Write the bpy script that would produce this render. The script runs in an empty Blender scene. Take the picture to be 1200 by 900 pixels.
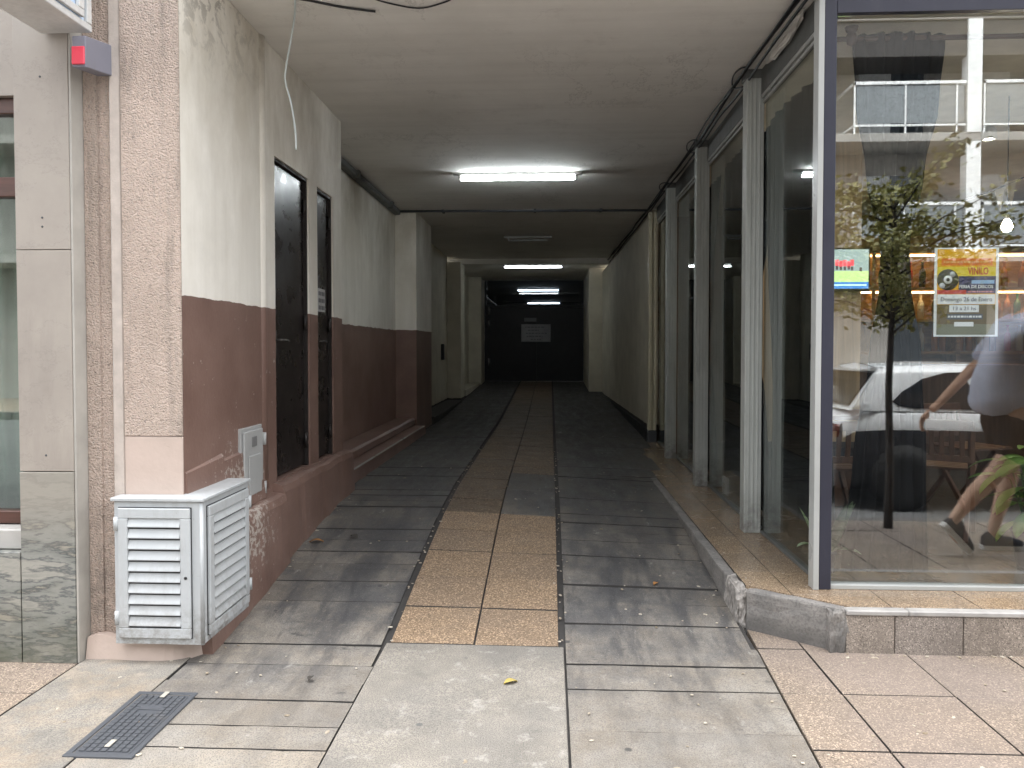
import bpy, bmesh, math, random
from mathutils import Vector, Matrix, noise as mnoise
R = math.radians
S = bpy.context.scene
COL = S.collection
random.seed(7)

# ------------------------------------------------------------------ camera
EYE = 1.42
cd = bpy.data.cameras.new('camera')
cam = bpy.data.objects.new('camera', cd)
COL.objects.link(cam)
cam.location = (0, 0, EYE)
cam.rotation_euler = (R(90 - 1.6), 0, R(2.78))
cd.sensor_width = 36.0
cd.lens = 920.0 / 1200 * 36
cd.shift_y = -16.3 / 1200
cd.clip_start = 0.05
cd.clip_end = 2000
S.camera = cam

# ------------------------------------------------------------------ sky, sun, exposure
W = bpy.data.worlds.new('World')
S.world = W
W.use_nodes = True
wn, wl = W.node_tree.nodes, W.node_tree.links
bg = wn['Background']
sky = wn.new('ShaderNodeTexSky')
sky.sky_type = 'NISHITA'
sky.sun_disc = False
sky.sun_elevation = R(73)
sky.sun_rotation = R(0)
sky.dust_density = 4.0
sky.air_density = 1.0
hs = wn.new('ShaderNodeHueSaturation')
hs.inputs['Saturation'].default_value = 0.12       # overcast: nearly neutral sky
wl.new(sky.outputs[0], hs.inputs['Color'])
wl.new(hs.outputs[0], bg.inputs[0])
bg.inputs[1].default_value = 0.15
sd = bpy.data.lights.new('sun', 'SUN')
sd.energy = 1.2
sd.angle = R(70)
sd.color = (1.0, 0.98, 0.955)
sun = bpy.data.objects.new('sun', sd)
COL.objects.link(sun)
sun.rotation_euler = (R(-17), 0, 0)
sun.location = (0, -4, 20)
S.view_settings.view_transform = 'Standard'
S.view_settings.look = 'None'
S.view_settings.gamma = 1.0
S.view_settings.use_curve_mapping = False
S.view_settings.exposure = 2.85
S.render.engine = 'CYCLES'
cy = S.cycles
cy.use_denoising = True
cy.max_bounces = 8
cy.diffuse_bounces = 5
cy.glossy_bounces = 5
cy.transparent_max_bounces = 24
cy.caustics_reflective = False
cy.caustics_refractive = False
cy.sample_clamp_indirect = 6.0

# ------------------------------------------------------------------ material helpers
class N:
    def __init__(s, name):
        s.m = bpy.data.materials.new(name)
        s.m.use_nodes = True
        s.t = s.m.node_tree
        s.t.nodes.clear()
        s.out = s.t.nodes.new('ShaderNodeOutputMaterial')
        s.b = s.t.nodes.new('ShaderNodeBsdfPrincipled')
        s.t.links.new(s.b.outputs[0], s.out.inputs[0])
        s._pos = None
    def set(s, sock, v):
        if isinstance(v, bpy.types.NodeSocket):
            s.t.links.new(v, sock)
        else:
            if sock.type == 'RGBA' and len(v) == 3:
                v = (*v, 1)
            sock.default_value = v
    def P(s, **k):
        names = {'color': 'Base Color', 'rough': 'Roughness', 'metal': 'Metallic', 'normal': 'Normal', 'spec': 'Specular IOR Level', 'coat': 'Coat Weight',
                 'emit': 'Emission Color', 'estr': 'Emission Strength'}
        for a, v in k.items():
            s.set(s.b.inputs[names[a]], v)
        return s
    def pos(s):
        if s._pos is None:
            s._pos = s.t.nodes.new('ShaderNodeNewGeometry')
        return s._pos.outputs['Position']
    def island(s):
        s.pos()
        return s._pos.outputs['Random Per Island']
    def map(s, scale=(1, 1, 1), rot=(0, 0, 0), loc=(0, 0, 0)):
        n = s.t.nodes.new('ShaderNodeMapping')
        n.inputs['Scale'].default_value = scale
        n.inputs['Rotation'].default_value = rot
        n.inputs['Location'].default_value = loc
        s.t.links.new(s.pos(), n.inputs['Vector'])
        return n.outputs[0]
    def noise(s, scale, detail=4, rough=0.55, vec=None, dist=0.0):
        n = s.t.nodes.new('ShaderNodeTexNoise')
        n.inputs['Scale'].default_value = scale
        n.inputs['Detail'].default_value = detail
        n.inputs['Roughness'].default_value = rough
        n.inputs['Distortion'].default_value = dist
        s.t.links.new(vec if vec is not None else s.pos(), n.inputs['Vector'])
        return n.outputs['Fac']
    def voro(s, scale, out='Distance', feature='F1', vec=None):
        n = s.t.nodes.new('ShaderNodeTexVoronoi')
        n.feature = feature
        n.inputs['Scale'].default_value = scale
        s.t.links.new(vec if vec is not None else s.pos(), n.inputs['Vector'])
        return n.outputs[out]
    def wave(s, scale, dist=3.0, detail=3, dscale=1.0, vec=None, axis='Z'):
        n = s.t.nodes.new('ShaderNodeTexWave')
        n.bands_direction = axis
        n.inputs['Scale'].default_value = scale
        n.inputs['Distortion'].default_value = dist
        n.inputs['Detail'].default_value = detail
        n.inputs['Detail Scale'].default_value = dscale
        s.t.links.new(vec if vec is not None else s.pos(), n.inputs['Vector'])
        return n.outputs['Fac']
    def ramp(s, fac, *stops):
        n = s.t.nodes.new('ShaderNodeValToRGB')
        e = n.color_ramp.elements
        while len(e) < len(stops):
            e.new(0.5)
        for q, (p, c) in zip(e, stops):
            q.position = p
            q.color = (c, c, c, 1) if isinstance(c, (int, float)) else (*c, 1)
        s.set(n.inputs[0], fac)
        return n.outputs[0]
    def mix(s, fac, a, b, mode='MIX'):
        n = s.t.nodes.new('ShaderNodeMix')
        n.data_type = 'RGBA'
        n.blend_type = mode
        s.set(n.inputs['Factor'], fac)
        s.set(n.inputs[6], a)
        s.set(n.inputs[7], b)
        return n.outputs[2]
    def math(s, op, a, b=0.0, clamp=False):
        n = s.t.nodes.new('ShaderNodeMath')
        n.operation = op
        n.use_clamp = clamp
        s.set(n.inputs[0], a)
        s.set(n.inputs[1], b)
        return n.outputs[0]
    def sep(s):
        n = s.t.nodes.new('ShaderNodeSeparateXYZ')
        s.t.links.new(s.pos(), n.inputs[0])
        return n.outputs
    def band(s, v, lo0, lo1, hi0, hi1):
        """1 between lo1 and hi0, fading to 0 at lo0 and hi1"""
        a = s.t.nodes.new('ShaderNodeMapRange'); a.clamp = True
        s.set(a.inputs[0], v); a.inputs[1].default_value = lo0; a.inputs[2].default_value = lo1
        b = s.t.nodes.new('ShaderNodeMapRange'); b.clamp = True
        s.set(b.inputs[0], v); b.inputs[1].default_value = hi1; b.inputs[2].default_value = hi0
        return s.math('MULTIPLY', a.outputs[0], b.outputs[0])
    def bump(s, h, strength=0.3, dist=0.01, normal=None):
        n = s.t.nodes.new('ShaderNodeBump')
        n.inputs['Strength'].default_value = strength
        n.inputs['Distance'].default_value = dist
        s.set(n.inputs['Height'], h)
        if normal is not None:
            s.t.links.new(normal, n.inputs['Normal'])
        return n.outputs[0]

MATS = {}
def simple(name, c, rough=0.5, metal=0.0, var=0.12, scale=6.0, bump=0.0, bscale=80.0, spec=0.5, fine=0.0):
    """a plain paint / plastic / wood colour with uneven tone and optional grain"""
    if name in MATS:
        return MATS[name]
    n = N(name)
    lo = tuple(x * (1 - var) for x in c)
    hi = tuple(min(1, x * (1 + var)) for x in c)
    col = n.mix(n.ramp(n.noise(scale, 5, 0.6), (0.3, 0), (0.7, 1)), lo, hi)
    if fine:
        col = n.mix(n.ramp(n.noise(bscale, 3), (0.35, fine), (0.6, 0)), col, tuple(x * 0.4 for x in c))
    n.P(color=col, metal=metal, spec=spec, rough=n.ramp(n.noise(scale * 2.3, 4), (0.3, max(0.02, rough - 0.08)), (0.7, min(1, rough + 0.08))))
    if bump:
        n.P(normal=n.bump(n.noise(bscale, 4), bump, 0.004))
    MATS[name] = n.m
    return n.m

def emit(name, c, strength):
    if name in MATS:
        return MATS[name]
    n = N(name)
    n.P(color=c, emit=c, estr=strength, rough=0.4)
    MATS[name] = n.m
    return n.m

def glass_mat(name, f0, tint, rough=0.0):
    n = N(name)
    t = n.t
    lw = t.nodes.new('ShaderNodeLayerWeight'); lw.inputs[0].default_value = 0.5
    p = n.math('POWER', lw.outputs['Facing'], 5.0)
    f = n.math('MULTIPLY_ADD', p, 1 - f0)
    t.nodes[-1].inputs[2].default_value = f0
    tr = t.nodes.new('ShaderNodeBsdfTransparent'); tr.inputs[0].default_value = (*tint, 1)
    gl = t.nodes.new('ShaderNodeBsdfGlossy'); gl.inputs['Roughness'].default_value = rough
    gl.inputs['Color'].default_value = (0.95, 0.97, 0.97, 1)
    mx = t.nodes.new('ShaderNodeMixShader')
    t.links.new(f, mx.inputs[0]); t.links.new(tr.outputs[0], mx.inputs[1]); t.links.new(gl.outputs[0], mx.inputs[2])
    t.links.new(mx.outputs[0], n.out.inputs[0])
    t.nodes.remove(n.b)
    return n.m

# --- plaster of the passage, white above and brown dado below the line z = 1.66
def wall_paint():
    n = N('passage_plaster_paint')
    x, y, z = n.sep()
    streak = n.noise(3.0, 5, 0.6, n.map((3.0, 3.0, 0.25)))
    blot = n.noise(1.6, 6, 0.65)
    white = n.mix(n.ramp(streak, (0.35, 0), (0.75, 1)), (0.89, 0.86, 0.79), (0.79, 0.755, 0.68))
    white = n.mix(n.ramp(blot, (0.5, 0), (0.8, 0.4)), white, (0.5, 0.47, 0.41))
    stain = n.math('MULTIPLY', n.band(z, 1.7, 2.9, 4, 5), n.ramp(n.noise(1.7, 7, 0.65, n.map((1, 1, 0.5))), (0.36, 0), (0.6, 0.75)))
    white = n.mix(stain, white, (0.47, 0.42, 0.33))
    # damp mould under the slab near the street corner
    mould = n.math('MULTIPLY', n.band(z, 2.7, 3.15, 4, 5), n.band(y, 3.3, 3.45, 3.75, 4.7))
    mould = n.math('MULTIPLY', mould, n.ramp(n.noise(9, 8, 0.75, None, 0.5), (0.5, 0), (0.57, 1)))
    white = n.mix(n.math('MULTIPLY', mould, 0.7), white, (0.17, 0.15, 0.125))
    brown = n.mix(n.ramp(n.noise(2.2, 6, 0.6), (0.3, 0), (0.7, 1)), (0.17, 0.102, 0.082), (0.26, 0.168, 0.138))
    brown = n.mix(n.ramp(n.noise(30, 4, 0.7), (0.62, 0), (0.72, 0.35)), brown, (0.3, 0.22, 0.19))
    wob = n.math('MULTIPLY', n.math('SUBTRACT', n.noise(7, 3), 0.5), 0.03)
    line = n.math('GREATER_THAN', n.math('ADD', z, wob), 1.658)
    col = n.mix(line, brown, white)
    # chipped paint round the meter box and low on the ledge
    chips = n.ramp(n.noise(26, 8, 0.75), (0.56, 0), (0.575, 1))
    where = n.math('MULTIPLY', n.band(y, 3.55, 3.95, 4.15, 4.75), n.band(z, 0.0, 0.4, 0.72, 1.15))
    far = n.math('MULTIPLY', n.ramp(n.noise(17, 7, 0.7), (0.66, 0), (0.672, 1)), 0.8)
    far = n.math('MULTIPLY', far, n.band(y, 3.0, 3.6, 6.0, 7.0))
    far = n.math('MULTIPLY', far, n.math('LESS_THAN', z, 1.6))
    m = n.math('MAXIMUM', n.math('MULTIPLY', n.ramp(n.math('MULTIPLY', n.math('ADD', n.noise(26, 8, 0.75), n.math('MULTIPLY', where, 0.18)), 1.0), (0.682, 0), (0.694, 1)), where), far)
    col = n.mix(n.math('MULTIPLY', m, 0.85), col, (0.55, 0.51, 0.46))
    rg = n.mix(line, (0.42, 0.42, 0.42), (0.7, 0.7, 0.7))
    h = n.math('ADD', n.math('MULTIPLY', n.noise(55, 4), 0.4), n.math('MULTIPLY', n.noise(5, 3), 1.0))
    n.P(color=col, rough=rg, normal=n.bump(h, 0.22, 0.012))
    return n.m

def ceiling_paint():
    n = N('ceiling_paint')
    x, y, z = n.sep()
    col = n.mix(n.ramp(n.noise(0.9, 8, 0.66), (0.35, 0), (0.68, 1)), (0.85, 0.83, 0.785), (0.74, 0.72, 0.67))
    col = n.mix(n.ramp(n.noise(2.2, 5, 0.6, n.map((0.25, 4.0, 1))), (0.45, 0), (0.7, 0.22)), col, (0.55, 0.53, 0.49))
    col = n.mix(n.ramp(n.noise(2.6, 9, 0.75), (0.56, 0), (0.72, 0.4)), col, (0.5, 0.47, 0.42))
    crack = n.ramp(n.noise(1.3, 8, 0.7, n.map((1, 0.5, 1))), (0.494, 0), (0.5, 0.45), (0.506, 0))
    crack = n.math('MULTIPLY', crack, n.ramp(n.noise(0.8, 2), (0.48, 0), (0.6, 1)))
    col = n.mix(crack, col, (0.3, 0.28, 0.25))
    sp = n.ramp(n.noise(16, 9, 0.8), (0.66, 0), (0.71, 0.6))
    edge = n.band(x, -1.75, -1.62, -1.5, -1.1)
    col = n.mix(n.math('MULTIPLY', sp, n.math('ADD', n.math('MULTIPLY', edge, 1.2), 0.2)), col, (0.2, 0.18, 0.15))
    dust = n.math('MULTIPLY', n.band(y, 7.4, 8.0, 8.2, 8.9), n.band(x, -1.3, -0.95, 0.3, 0.6))
    col = n.mix(n.math('MULTIPLY', dust, n.ramp(n.noise(7, 6, 0.7), (0.35, 0.05), (0.7, 0.4))), col, (0.4, 0.38, 0.35))
    n.P(color=col, rough=0.88, normal=n.bump(n.math('ADD', n.noise(5, 6), n.math('MULTIPLY', n.noise(60, 3), 0.15)), 0.18, 0.02))
    return n.m

def roughcast():
    n = N('roughcast_render')
    g = n.noise(150, 5, 0.7)
    v = n.voro(120, vec=n.map((1, 1, 1.2)))
    big = n.noise(2.5, 5, 0.6)
    mid = n.noise(38, 4, 0.6)
    col = n.mix(n.ramp(big, (0.3, 0), (0.75, 1)), (0.889, 0.718, 0.613), (0.702, 0.562, 0.473))
    h = n.math('ADD', n.math('ADD', n.math('MULTIPLY', g, 0.9), n.math('MULTIPLY', v, -0.7)), n.math('MULTIPLY', mid, 0.9))
    pit = n.ramp(n.noise(85, 4, 0.65), (0.33, 0.5), (0.43, 0))  # dark pits and pale tips put the grain's side light into the colour
    tip = n.ramp(n.noise(85, 4, 0.65), (0.55, 0), (0.66, 0.6))
    col = n.mix(tip, col, (0.7, 0.6, 0.54))
    col = n.mix(pit, col, (0.24, 0.19, 0.16))
    x, y, z = n.sep()
    drip = n.ramp(n.noise(4, 7, 0.7, n.map((3, 3, 0.3))), (0.5, 0), (0.72, 0.5))
    col = n.mix(drip, col, (0.27, 0.225, 0.19))
    low = n.math('MULTIPLY', n.band(z, -1, -0.5, 0.15, 0.9), n.ramp(n.noise(6, 7, 0.75), (0.42, 0), (0.6, 0.85)))
    col = n.mix(low, col, (0.2, 0.165, 0.14))
    n.P(color=col, rough=0.92, normal=n.bump(h, 1.0, 0.022))
    return n.m

def smooth_render():
    n = N('smooth_render')
    col = n.mix(n.ramp(n.noise(4, 6, 0.6), (0.3, 0), (0.75, 1)), (0.544, 0.440, 0.383), (0.445, 0.361, 0.312))
    col = n.mix(n.ramp(n.noise(22, 8, 0.75), (0.62, 0), (0.7, 0.6)), col, (0.33, 0.27, 0.2))
    n.P(color=col, rough=0.85, normal=n.bump(n.noise(24, 5), 0.3, 0.008))
    return n.m

def pale_marble():
    n = N('pale_marble')
    col = n.mix(n.ramp(n.noise(1.8, 8, 0.65), (0.3, 0), (0.75, 1)), (0.371, 0.332, 0.289), (0.272, 0.239, 0.211))
    col = n.mix(n.ramp(n.noise(3.0, 9, 0.75, n.map((2.5, 2.5, 0.5))), (0.5, 0), (0.75, 0.5)), col, (0.22, 0.19, 0.17))
    v = n.ramp(n.noise(2.2, 9, 0.72, n.map((1, 1, 1.6), (0, R(28), 0))), (0.492, 0), (0.5, 0.35), (0.508, 0))
    col = n.mix(v, col, (0.17, 0.15, 0.14))
    n.P(color=col, rough=0.5, normal=n.bump(n.noise(60, 3), 0.08, 0.003))
    return n.m

def veined_marble():
    n = N('veined_green_marble')
    vec = n.map((1, 1, 4.5), (0, R(-19), 0))
    a = n.noise(1.9, 7, 0.6, vec, 0.25)
    f = n.noise(9, 6, 0.65, vec, 0.3)
    v = n.math('ADD', n.math('MULTIPLY', a, 0.75), n.math('MULTIPLY', f, 0.25))
    col = n.ramp(v, (0.3, (0.2, 0.205, 0.185)), (0.41, (0.33, 0.32, 0.285)), (0.455, (0.1, 0.108, 0.108)), (0.48, (0.26, 0.262, 0.24)), (0.535, (0.2, 0.208, 0.19)), (0.56, (0.085, 0.09, 0.092)), (0.6, (0.3, 0.285, 0.235)), (0.7, (0.24, 0.24, 0.215)))
    x0, y0, z0 = n.sep()
    up = n.math('MULTIPLY', n.band(z0, 0.5, 0.72, 5, 6), 0.75)
    col = n.mix(up, col, (0.29, 0.265, 0.225))
    col = n.mix(n.ramp(n.noise(1.6, 5, 0.6), (0.5, 0), (0.7, 0.5)), col, (0.29, 0.265, 0.2))
    x, y, z = n.sep()
    grime = n.math('MULTIPLY', n.band(z, -1, -0.5, 0.02, 0.3), n.ramp(n.noise(7, 6, 0.7), (0.35, 0.2), (0.65, 0.8)))
    col = n.mix(grime, col, (0.1, 0.105, 0.075))
    n.P(color=col, rough=0.4, normal=n.bump(n.noise(50, 3), 0.06, 0.003))
    return n.m

def slab_mat():
    n = N('driveway_slab_concrete')
    x, y, z = n.sep()
    base = n.mix(n.island(), (0.190, 0.165, 0.135), (0.321, 0.278, 0.224))
    blot = n.noise(3.1, 9, 0.72)
    col = n.mix(n.ramp(blot, (0.42, 0), (0.64, 0.85)), base, (0.29, 0.27, 0.24))
    pat = n.noise(1.5, 8, 0.7, n.map((1.0, 1.3, 1)))
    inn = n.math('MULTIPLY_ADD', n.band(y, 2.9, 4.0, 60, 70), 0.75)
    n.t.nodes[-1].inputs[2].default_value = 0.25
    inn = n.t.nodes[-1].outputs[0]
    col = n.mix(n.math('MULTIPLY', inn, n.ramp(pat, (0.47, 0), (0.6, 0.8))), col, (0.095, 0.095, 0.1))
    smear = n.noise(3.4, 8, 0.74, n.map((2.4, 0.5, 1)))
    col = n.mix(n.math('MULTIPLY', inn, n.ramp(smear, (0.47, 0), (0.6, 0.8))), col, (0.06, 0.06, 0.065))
    # tyre and soot grime: two tracks running in from the street
    t1 = n.band(x, -1.55, -1.2, -1.0, -0.7)
    t2 = n.band(x, 0.1, 0.3, 0.6, 0.95)
    trk = n.math('MULTIPLY', n.math('MAXIMUM', t1, t2), n.band(y, 3.0, 4.3, 30, 40))
    trk = n.math('MULTIPLY', trk, n.ramp(n.noise(5, 8, 0.72, n.map((1, 0.5, 1))), (0.38, 0.1), (0.58, 0.95)))
    col = n.mix(n.math('MULTIPLY', trk, 0.85), col, (0.055, 0.055, 0.06))
    deep = n.band(y, 3.4, 7.5, 60, 70)  # darkens the slabs inward, painting in the passage's loss of light
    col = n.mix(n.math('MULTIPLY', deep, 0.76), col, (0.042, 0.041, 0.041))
    speck = n.ramp(n.noise(190, 3, 0.7), (0.4, 0.6), (0.52, 0))
    col = n.mix(speck, col, (0.06, 0.06, 0.06))
    speck2 = n.ramp(n.noise(140, 3, 0.7), (0.6, 0), (0.68, 0.5))
    col = n.mix(speck2, col, (0.336, 0.320, 0.296))
    scuff = n.ramp(n.noise(7, 9, 0.8, n.map((1.5, 0.6, 1))), (0.6, 0), (0.66, 0.55))
    col = n.mix(scuff, col, (0.36, 0.345, 0.32))
    scuff2 = n.ramp(n.noise(9, 9, 0.8, n.map((0.5, 1.4, 1), (0, 0, 0.3))), (0.595, 0), (0.65, 0.75))
    col = n.mix(scuff2, col, (0.045, 0.045, 0.047))
    gum = n.ramp(n.voro(4.0), (0.045, 0.8), (0.065, 0))
    col = n.mix(gum, col, (0.05, 0.05, 0.052))
    h = n.math('ADD', n.math('MULTIPLY', n.noise(120, 4, 0.7), 0.5), n.noise(12, 7, 0.75))
    n.P(color=col, rough=n.ramp(smear, (0.4, 0.85), (0.65, 0.5)), normal=n.bump(h, 0.6, 0.008))
    return n.m

def patch_mat():
    n = N('concrete_patch')
    col = n.mix(n.ramp(n.noise(3.2, 8, 0.7), (0.32, 0), (0.7, 1)), (0.208, 0.190, 0.162), (0.343, 0.310, 0.263))
    col = n.mix(n.ramp(n.noise(1.3, 5, 0.6), (0.46, 0), (0.66, 0.7)), col, (0.19, 0.18, 0.165))
    col = n.mix(n.ramp(n.noise(210, 2, 0.6), (0.42, 0.7), (0.56, 0)), col, (0.1, 0.098, 0.095))
    col = n.mix(n.ramp(n.noise(8, 9, 0.8), (0.55, 0), (0.66, 0.6)), col, (0.42, 0.4, 0.365))
    col = n.mix(n.ramp(n.noise(5, 9, 0.8, n.map((1, 1, 1), (0, 0, 0), (3, 1, 0))), (0.57, 0), (0.68, 0.6)), col, (0.11, 0.107, 0.1))
    gum = n.ramp(n.voro(3.2), (0.035, 0.85), (0.055, 0))
    col = n.mix(gum, col, (0.1, 0.1, 0.1))
    x, y, z = n.sep()
    rust = n.math('MULTIPLY', n.band(x, -2.3, -2.1, -1.8, -1.45), n.ramp(n.noise(4, 6, 0.7), (0.45, 0), (0.65, 0.55)))
    col = n.mix(rust, col, (0.3, 0.22, 0.14))
    h = n.math('ADD', n.math('MULTIPLY', n.noise(170, 4), 0.5), n.noise(11, 6, 0.7))
    n.P(color=col, rough=0.85, normal=n.bump(h, 0.45, 0.006))
    return n.m

def terrazzo(name, ca, cb, rough, dirt=0.35, chip=105, tint=None):
    n = N(name)
    cells = n.voro(chip, 'Color')
    sepc = n.t.nodes.new('ShaderNodeSeparateColor')
    n.t.links.new(cells, sepc.inputs[0])
    col = n.mix(n.ramp(sepc.outputs[0], (0.1, 0), (0.9, 1)), ca, cb)
    col = n.mix(n.ramp(sepc.outputs[1], (0.8, 0), (0.85, 0.75)), col, tuple(min(1, c * 1.9) for c in cb))
    col = n.mix(n.ramp(sepc.outputs[2], (0.86, 0), (0.9, 0.7)), col, tuple(c * 0.3 for c in ca))
    il = n.mix(n.island(), (0.93, 0.92, 0.93), (1.06, 1.03, 1.0))
    col = n.mix(1.0, col, il, 'MULTIPLY')
    if tint:
        col = n.mix(n.ramp(n.noise(0.9, 2), (0.45, 0), (0.6, 0.5)), col, tint)
    col = n.mix(n.ramp(n.noise(3.4, 8, 0.72), (0.42, 0), (0.75, dirt)), col, (0.13, 0.11, 0.095))
    gum = n.ramp(n.voro(3.7), (0.03, 0.7), (0.05, 0))
    col = n.mix(gum, col, (0.09, 0.08, 0.075))
    n.P(color=col, rough=n.ramp(n.noise(5, 6, 0.7), (0.3, max(0.05, rough - 0.12)), (0.7, rough + 0.12)), normal=n.bump(n.noise(150, 3), 0.22, 0.003))
    return n.m

def kerb_mat():
    n = N('worn_kerb_concrete')
    x, y, z = n.sep()
    col = n.mix(n.ramp(n.noise(5, 8, 0.72), (0.3, 0), (0.72, 1)), (0.145, 0.141, 0.136), (0.319, 0.297, 0.275))
    col = n.mix(n.ramp(n.noise(90, 2), (0.38, 0.5), (0.52, 0)), col, (0.1, 0.095, 0.09))
    low = n.math('MULTIPLY', n.band(z, -1, -0.5, 0.03, 0.09), 0.7)
    col = n.mix(low, col, (0.09, 0.085, 0.08))
    n.P(color=col, rough=0.8, normal=n.bump(n.math('ADD', n.noise(16, 6, 0.7), n.math('MULTIPLY', n.noise(100, 3), 0.4)), 0.5, 0.008))
    return n.m

def wood(name, c, scale=1.0, rough=0.5, axis=2):
    if name in MATS:
        return MATS[name]
    n = N(name)
    sc = [14 * scale] * 3
    sc[axis] = 1.0 * scale
    g = n.noise(1.6, 8, 0.65, n.map(tuple(sc)), 1.2)
    col = n.mix(n.ramp(g, (0.3, 0), (0.7, 1)), tuple(x * 0.62 for x in c), tuple(min(1, x * 1.2) for x in c))
    n.P(color=col, rough=rough, normal=n.bump(g, 0.12, 0.003))
    MATS[name] = n.m
    return n.m

def metal_paint(name, c, rough=0.4, dirt=0.3, dcol=(0.18, 0.15, 0.12), bump=0.04):
    if name in MATS:
        return MATS[name]
    n = N(name)
    col = n.mix(n.ramp(n.noise(2.4, 6, 0.6), (0.3, 0), (0.7, 1)), tuple(x * 0.9 for x in c), tuple(min(1, x * 1.06) for x in c))
    col = n.mix(n.ramp(n.noise(7, 8, 0.75, n.map((1, 1, 0.4))), (0.55, 0), (0.8, dirt)), col, dcol)
    col = n.mix(n.ramp(n.noise(60, 6, 0.8), (0.69, 0), (0.72, dirt * 1.5)), col, dcol)
    n.P(color=col, spec=0.3, rough=n.ramp(n.noise(9, 5), (0.3, max(0.05, rough - 0.1)), (0.7, rough + 0.1)), normal=n.bump(n.noise(12, 4), bump, 0.01))
    MATS[name] = n.m
    return n.m

def fabric(name, c, rough=0.9, scale=220):
    if name in MATS:
        return MATS[name]
    n = N(name)
    col = n.mix(n.ramp(n.noise(3, 5, 0.6), (0.3, 0), (0.7, 1)), tuple(x * 0.8 for x in c), tuple(min(1, x * 1.15) for x in c))
    n.P(color=col, rough=rough, spec=0.2, normal=n.bump(n.noise(scale, 2), 0.15, 0.002))
    MATS[name] = n.m
    return n.m

def leaf_mat(name, c, c2, rough=0.5):
    if name in MATS:
        return MATS[name]
    n = N(name)
    col = n.mix(n.island(), c, c2)
    col = n.mix(n.ramp(n.noise(40, 4), (0.4, 0), (0.7, 0.4)), col, tuple(x * 0.6 for x in c))
    n.P(color=col, rough=rough)
    MATS[name] = n.m
    return n.m

M_WALL, M_CEIL, M_ROUGH, M_SMOOTH = wall_paint(), ceiling_paint(), roughcast(), smooth_render()
M_MARBLE, M_VEIN, M_SLAB, M_PATCH = pale_marble(), veined_marble(), slab_mat(), patch_mat()
M_STRIP = terrazzo('beige_washed_tile', (0.187, 0.131, 0.082), (0.291, 0.214, 0.143), 0.72, 0.35, 170)
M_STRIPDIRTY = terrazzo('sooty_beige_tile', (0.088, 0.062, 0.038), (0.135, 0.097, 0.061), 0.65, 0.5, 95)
M_PAVE = terrazzo('pink_beige_pavement_tile', (0.195, 0.154, 0.118), (0.279, 0.228, 0.180), 0.7, 0.45, 200, (0.216, 0.180, 0.164))
M_PLINTH = terrazzo('polished_beige_terrazzo', (0.225, 0.159, 0.103), (0.319, 0.248, 0.173), 0.2, 0.35, 230)
M_KERB = kerb_mat()
M_JOINT = simple('joint_dirt', (0.045, 0.042, 0.04), 0.95, bump=0.4, bscale=120)
def street_enamel():
    n = N('weathered_white_enamel')
    x, y, z = n.sep()
    col = n.mix(n.ramp(n.noise(2.6, 6, 0.6), (0.3, 0), (0.7, 1)), (0.44, 0.465, 0.48), (0.5, 0.52, 0.53))
    col = n.mix(n.ramp(n.noise(6, 8, 0.75, n.map((1.5, 1.5, 0.35))), (0.52, 0), (0.74, 0.45)), col, (0.27, 0.26, 0.24))
    splash = n.math('MULTIPLY', n.band(z, -1, 0.0, 0.1, 0.3), n.ramp(n.noise(18, 8, 0.75), (0.42, 0), (0.6, 0.75)))
    col = n.mix(splash, col, (0.2, 0.175, 0.15))
    rust = n.ramp(n.noise(34, 7, 0.8), (0.655, 0), (0.685, 0.75))
    col = n.mix(rust, col, (0.2, 0.12, 0.075))
    scr = n.ramp(n.noise(30, 5, 0.7, n.map((0.3, 0.3, 3), (0.5, 0.4, 0))), (0.67, 0), (0.69, 0.5))
    col = n.mix(scr, col, (0.24, 0.24, 0.24))
    n.P(color=col, spec=0.35, rough=n.ramp(n.noise(9, 5), (0.3, 0.32), (0.7, 0.55)), normal=n.bump(n.noise(10, 4), 0.06, 0.01))
    return n.m
M_WHITEMET = street_enamel()
M_GREYBOX = metal_paint('grey_enamel', (0.42, 0.425, 0.42), 0.45, 0.3)
M_DOOR = simple('black_brown_gloss_paint', (0.021, 0.017, 0.016), 0.3, var=0.25, scale=3, bump=0.03, bscale=14)
M_STEEL = simple('worn_steel', (0.3, 0.3, 0.3), 0.4, 0.8)
M_DARKSTEEL = metal_paint('dark_cast_iron', (0.075, 0.08, 0.09), 0.55, 0.4, (0.16, 0.14, 0.12))
def post_paint():
    n = N('grey_green_post_paint')
    x, y, z = n.sep()
    col = n.mix(n.ramp(n.noise(2.4, 6, 0.6), (0.3, 0), (0.7, 1)), (0.4, 0.42, 0.4), (0.47, 0.49, 0.465))
    col = n.mix(n.ramp(n.noise(6, 8, 0.75, n.map((2, 2, 0.3))), (0.5, 0), (0.72, 0.5)), col, (0.22, 0.22, 0.2))
    foot = n.math('MULTIPLY', n.band(z, -1, 0.0, 0.26, 0.5), n.ramp(n.noise(15, 8, 0.75), (0.36, 0), (0.6, 0.8)))
    col = n.mix(foot, col, (0.12, 0.11, 0.1))
    chip = n.ramp(n.noise(40, 7, 0.8), (0.66, 0), (0.685, 0.8))
    col = n.mix(chip, col, (0.14, 0.12, 0.1))
    n.P(color=col, spec=0.3, rough=0.5, normal=n.bump(n.noise(14, 4), 0.08, 0.01))
    return n.m
M_POST = post_paint()
M_ALU = metal_paint('pale_aluminium', (0.4, 0.41, 0.4), 0.35, 0.3)
M_NAVY = metal_paint('slate_violet_paint', (0.035, 0.036, 0.052), 0.4, 0.3, (0.09, 0.085, 0.09))
M_HEAD = metal_paint('dark_grey_header_paint', (0.13, 0.135, 0.13), 0.5, 0.3)
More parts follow.
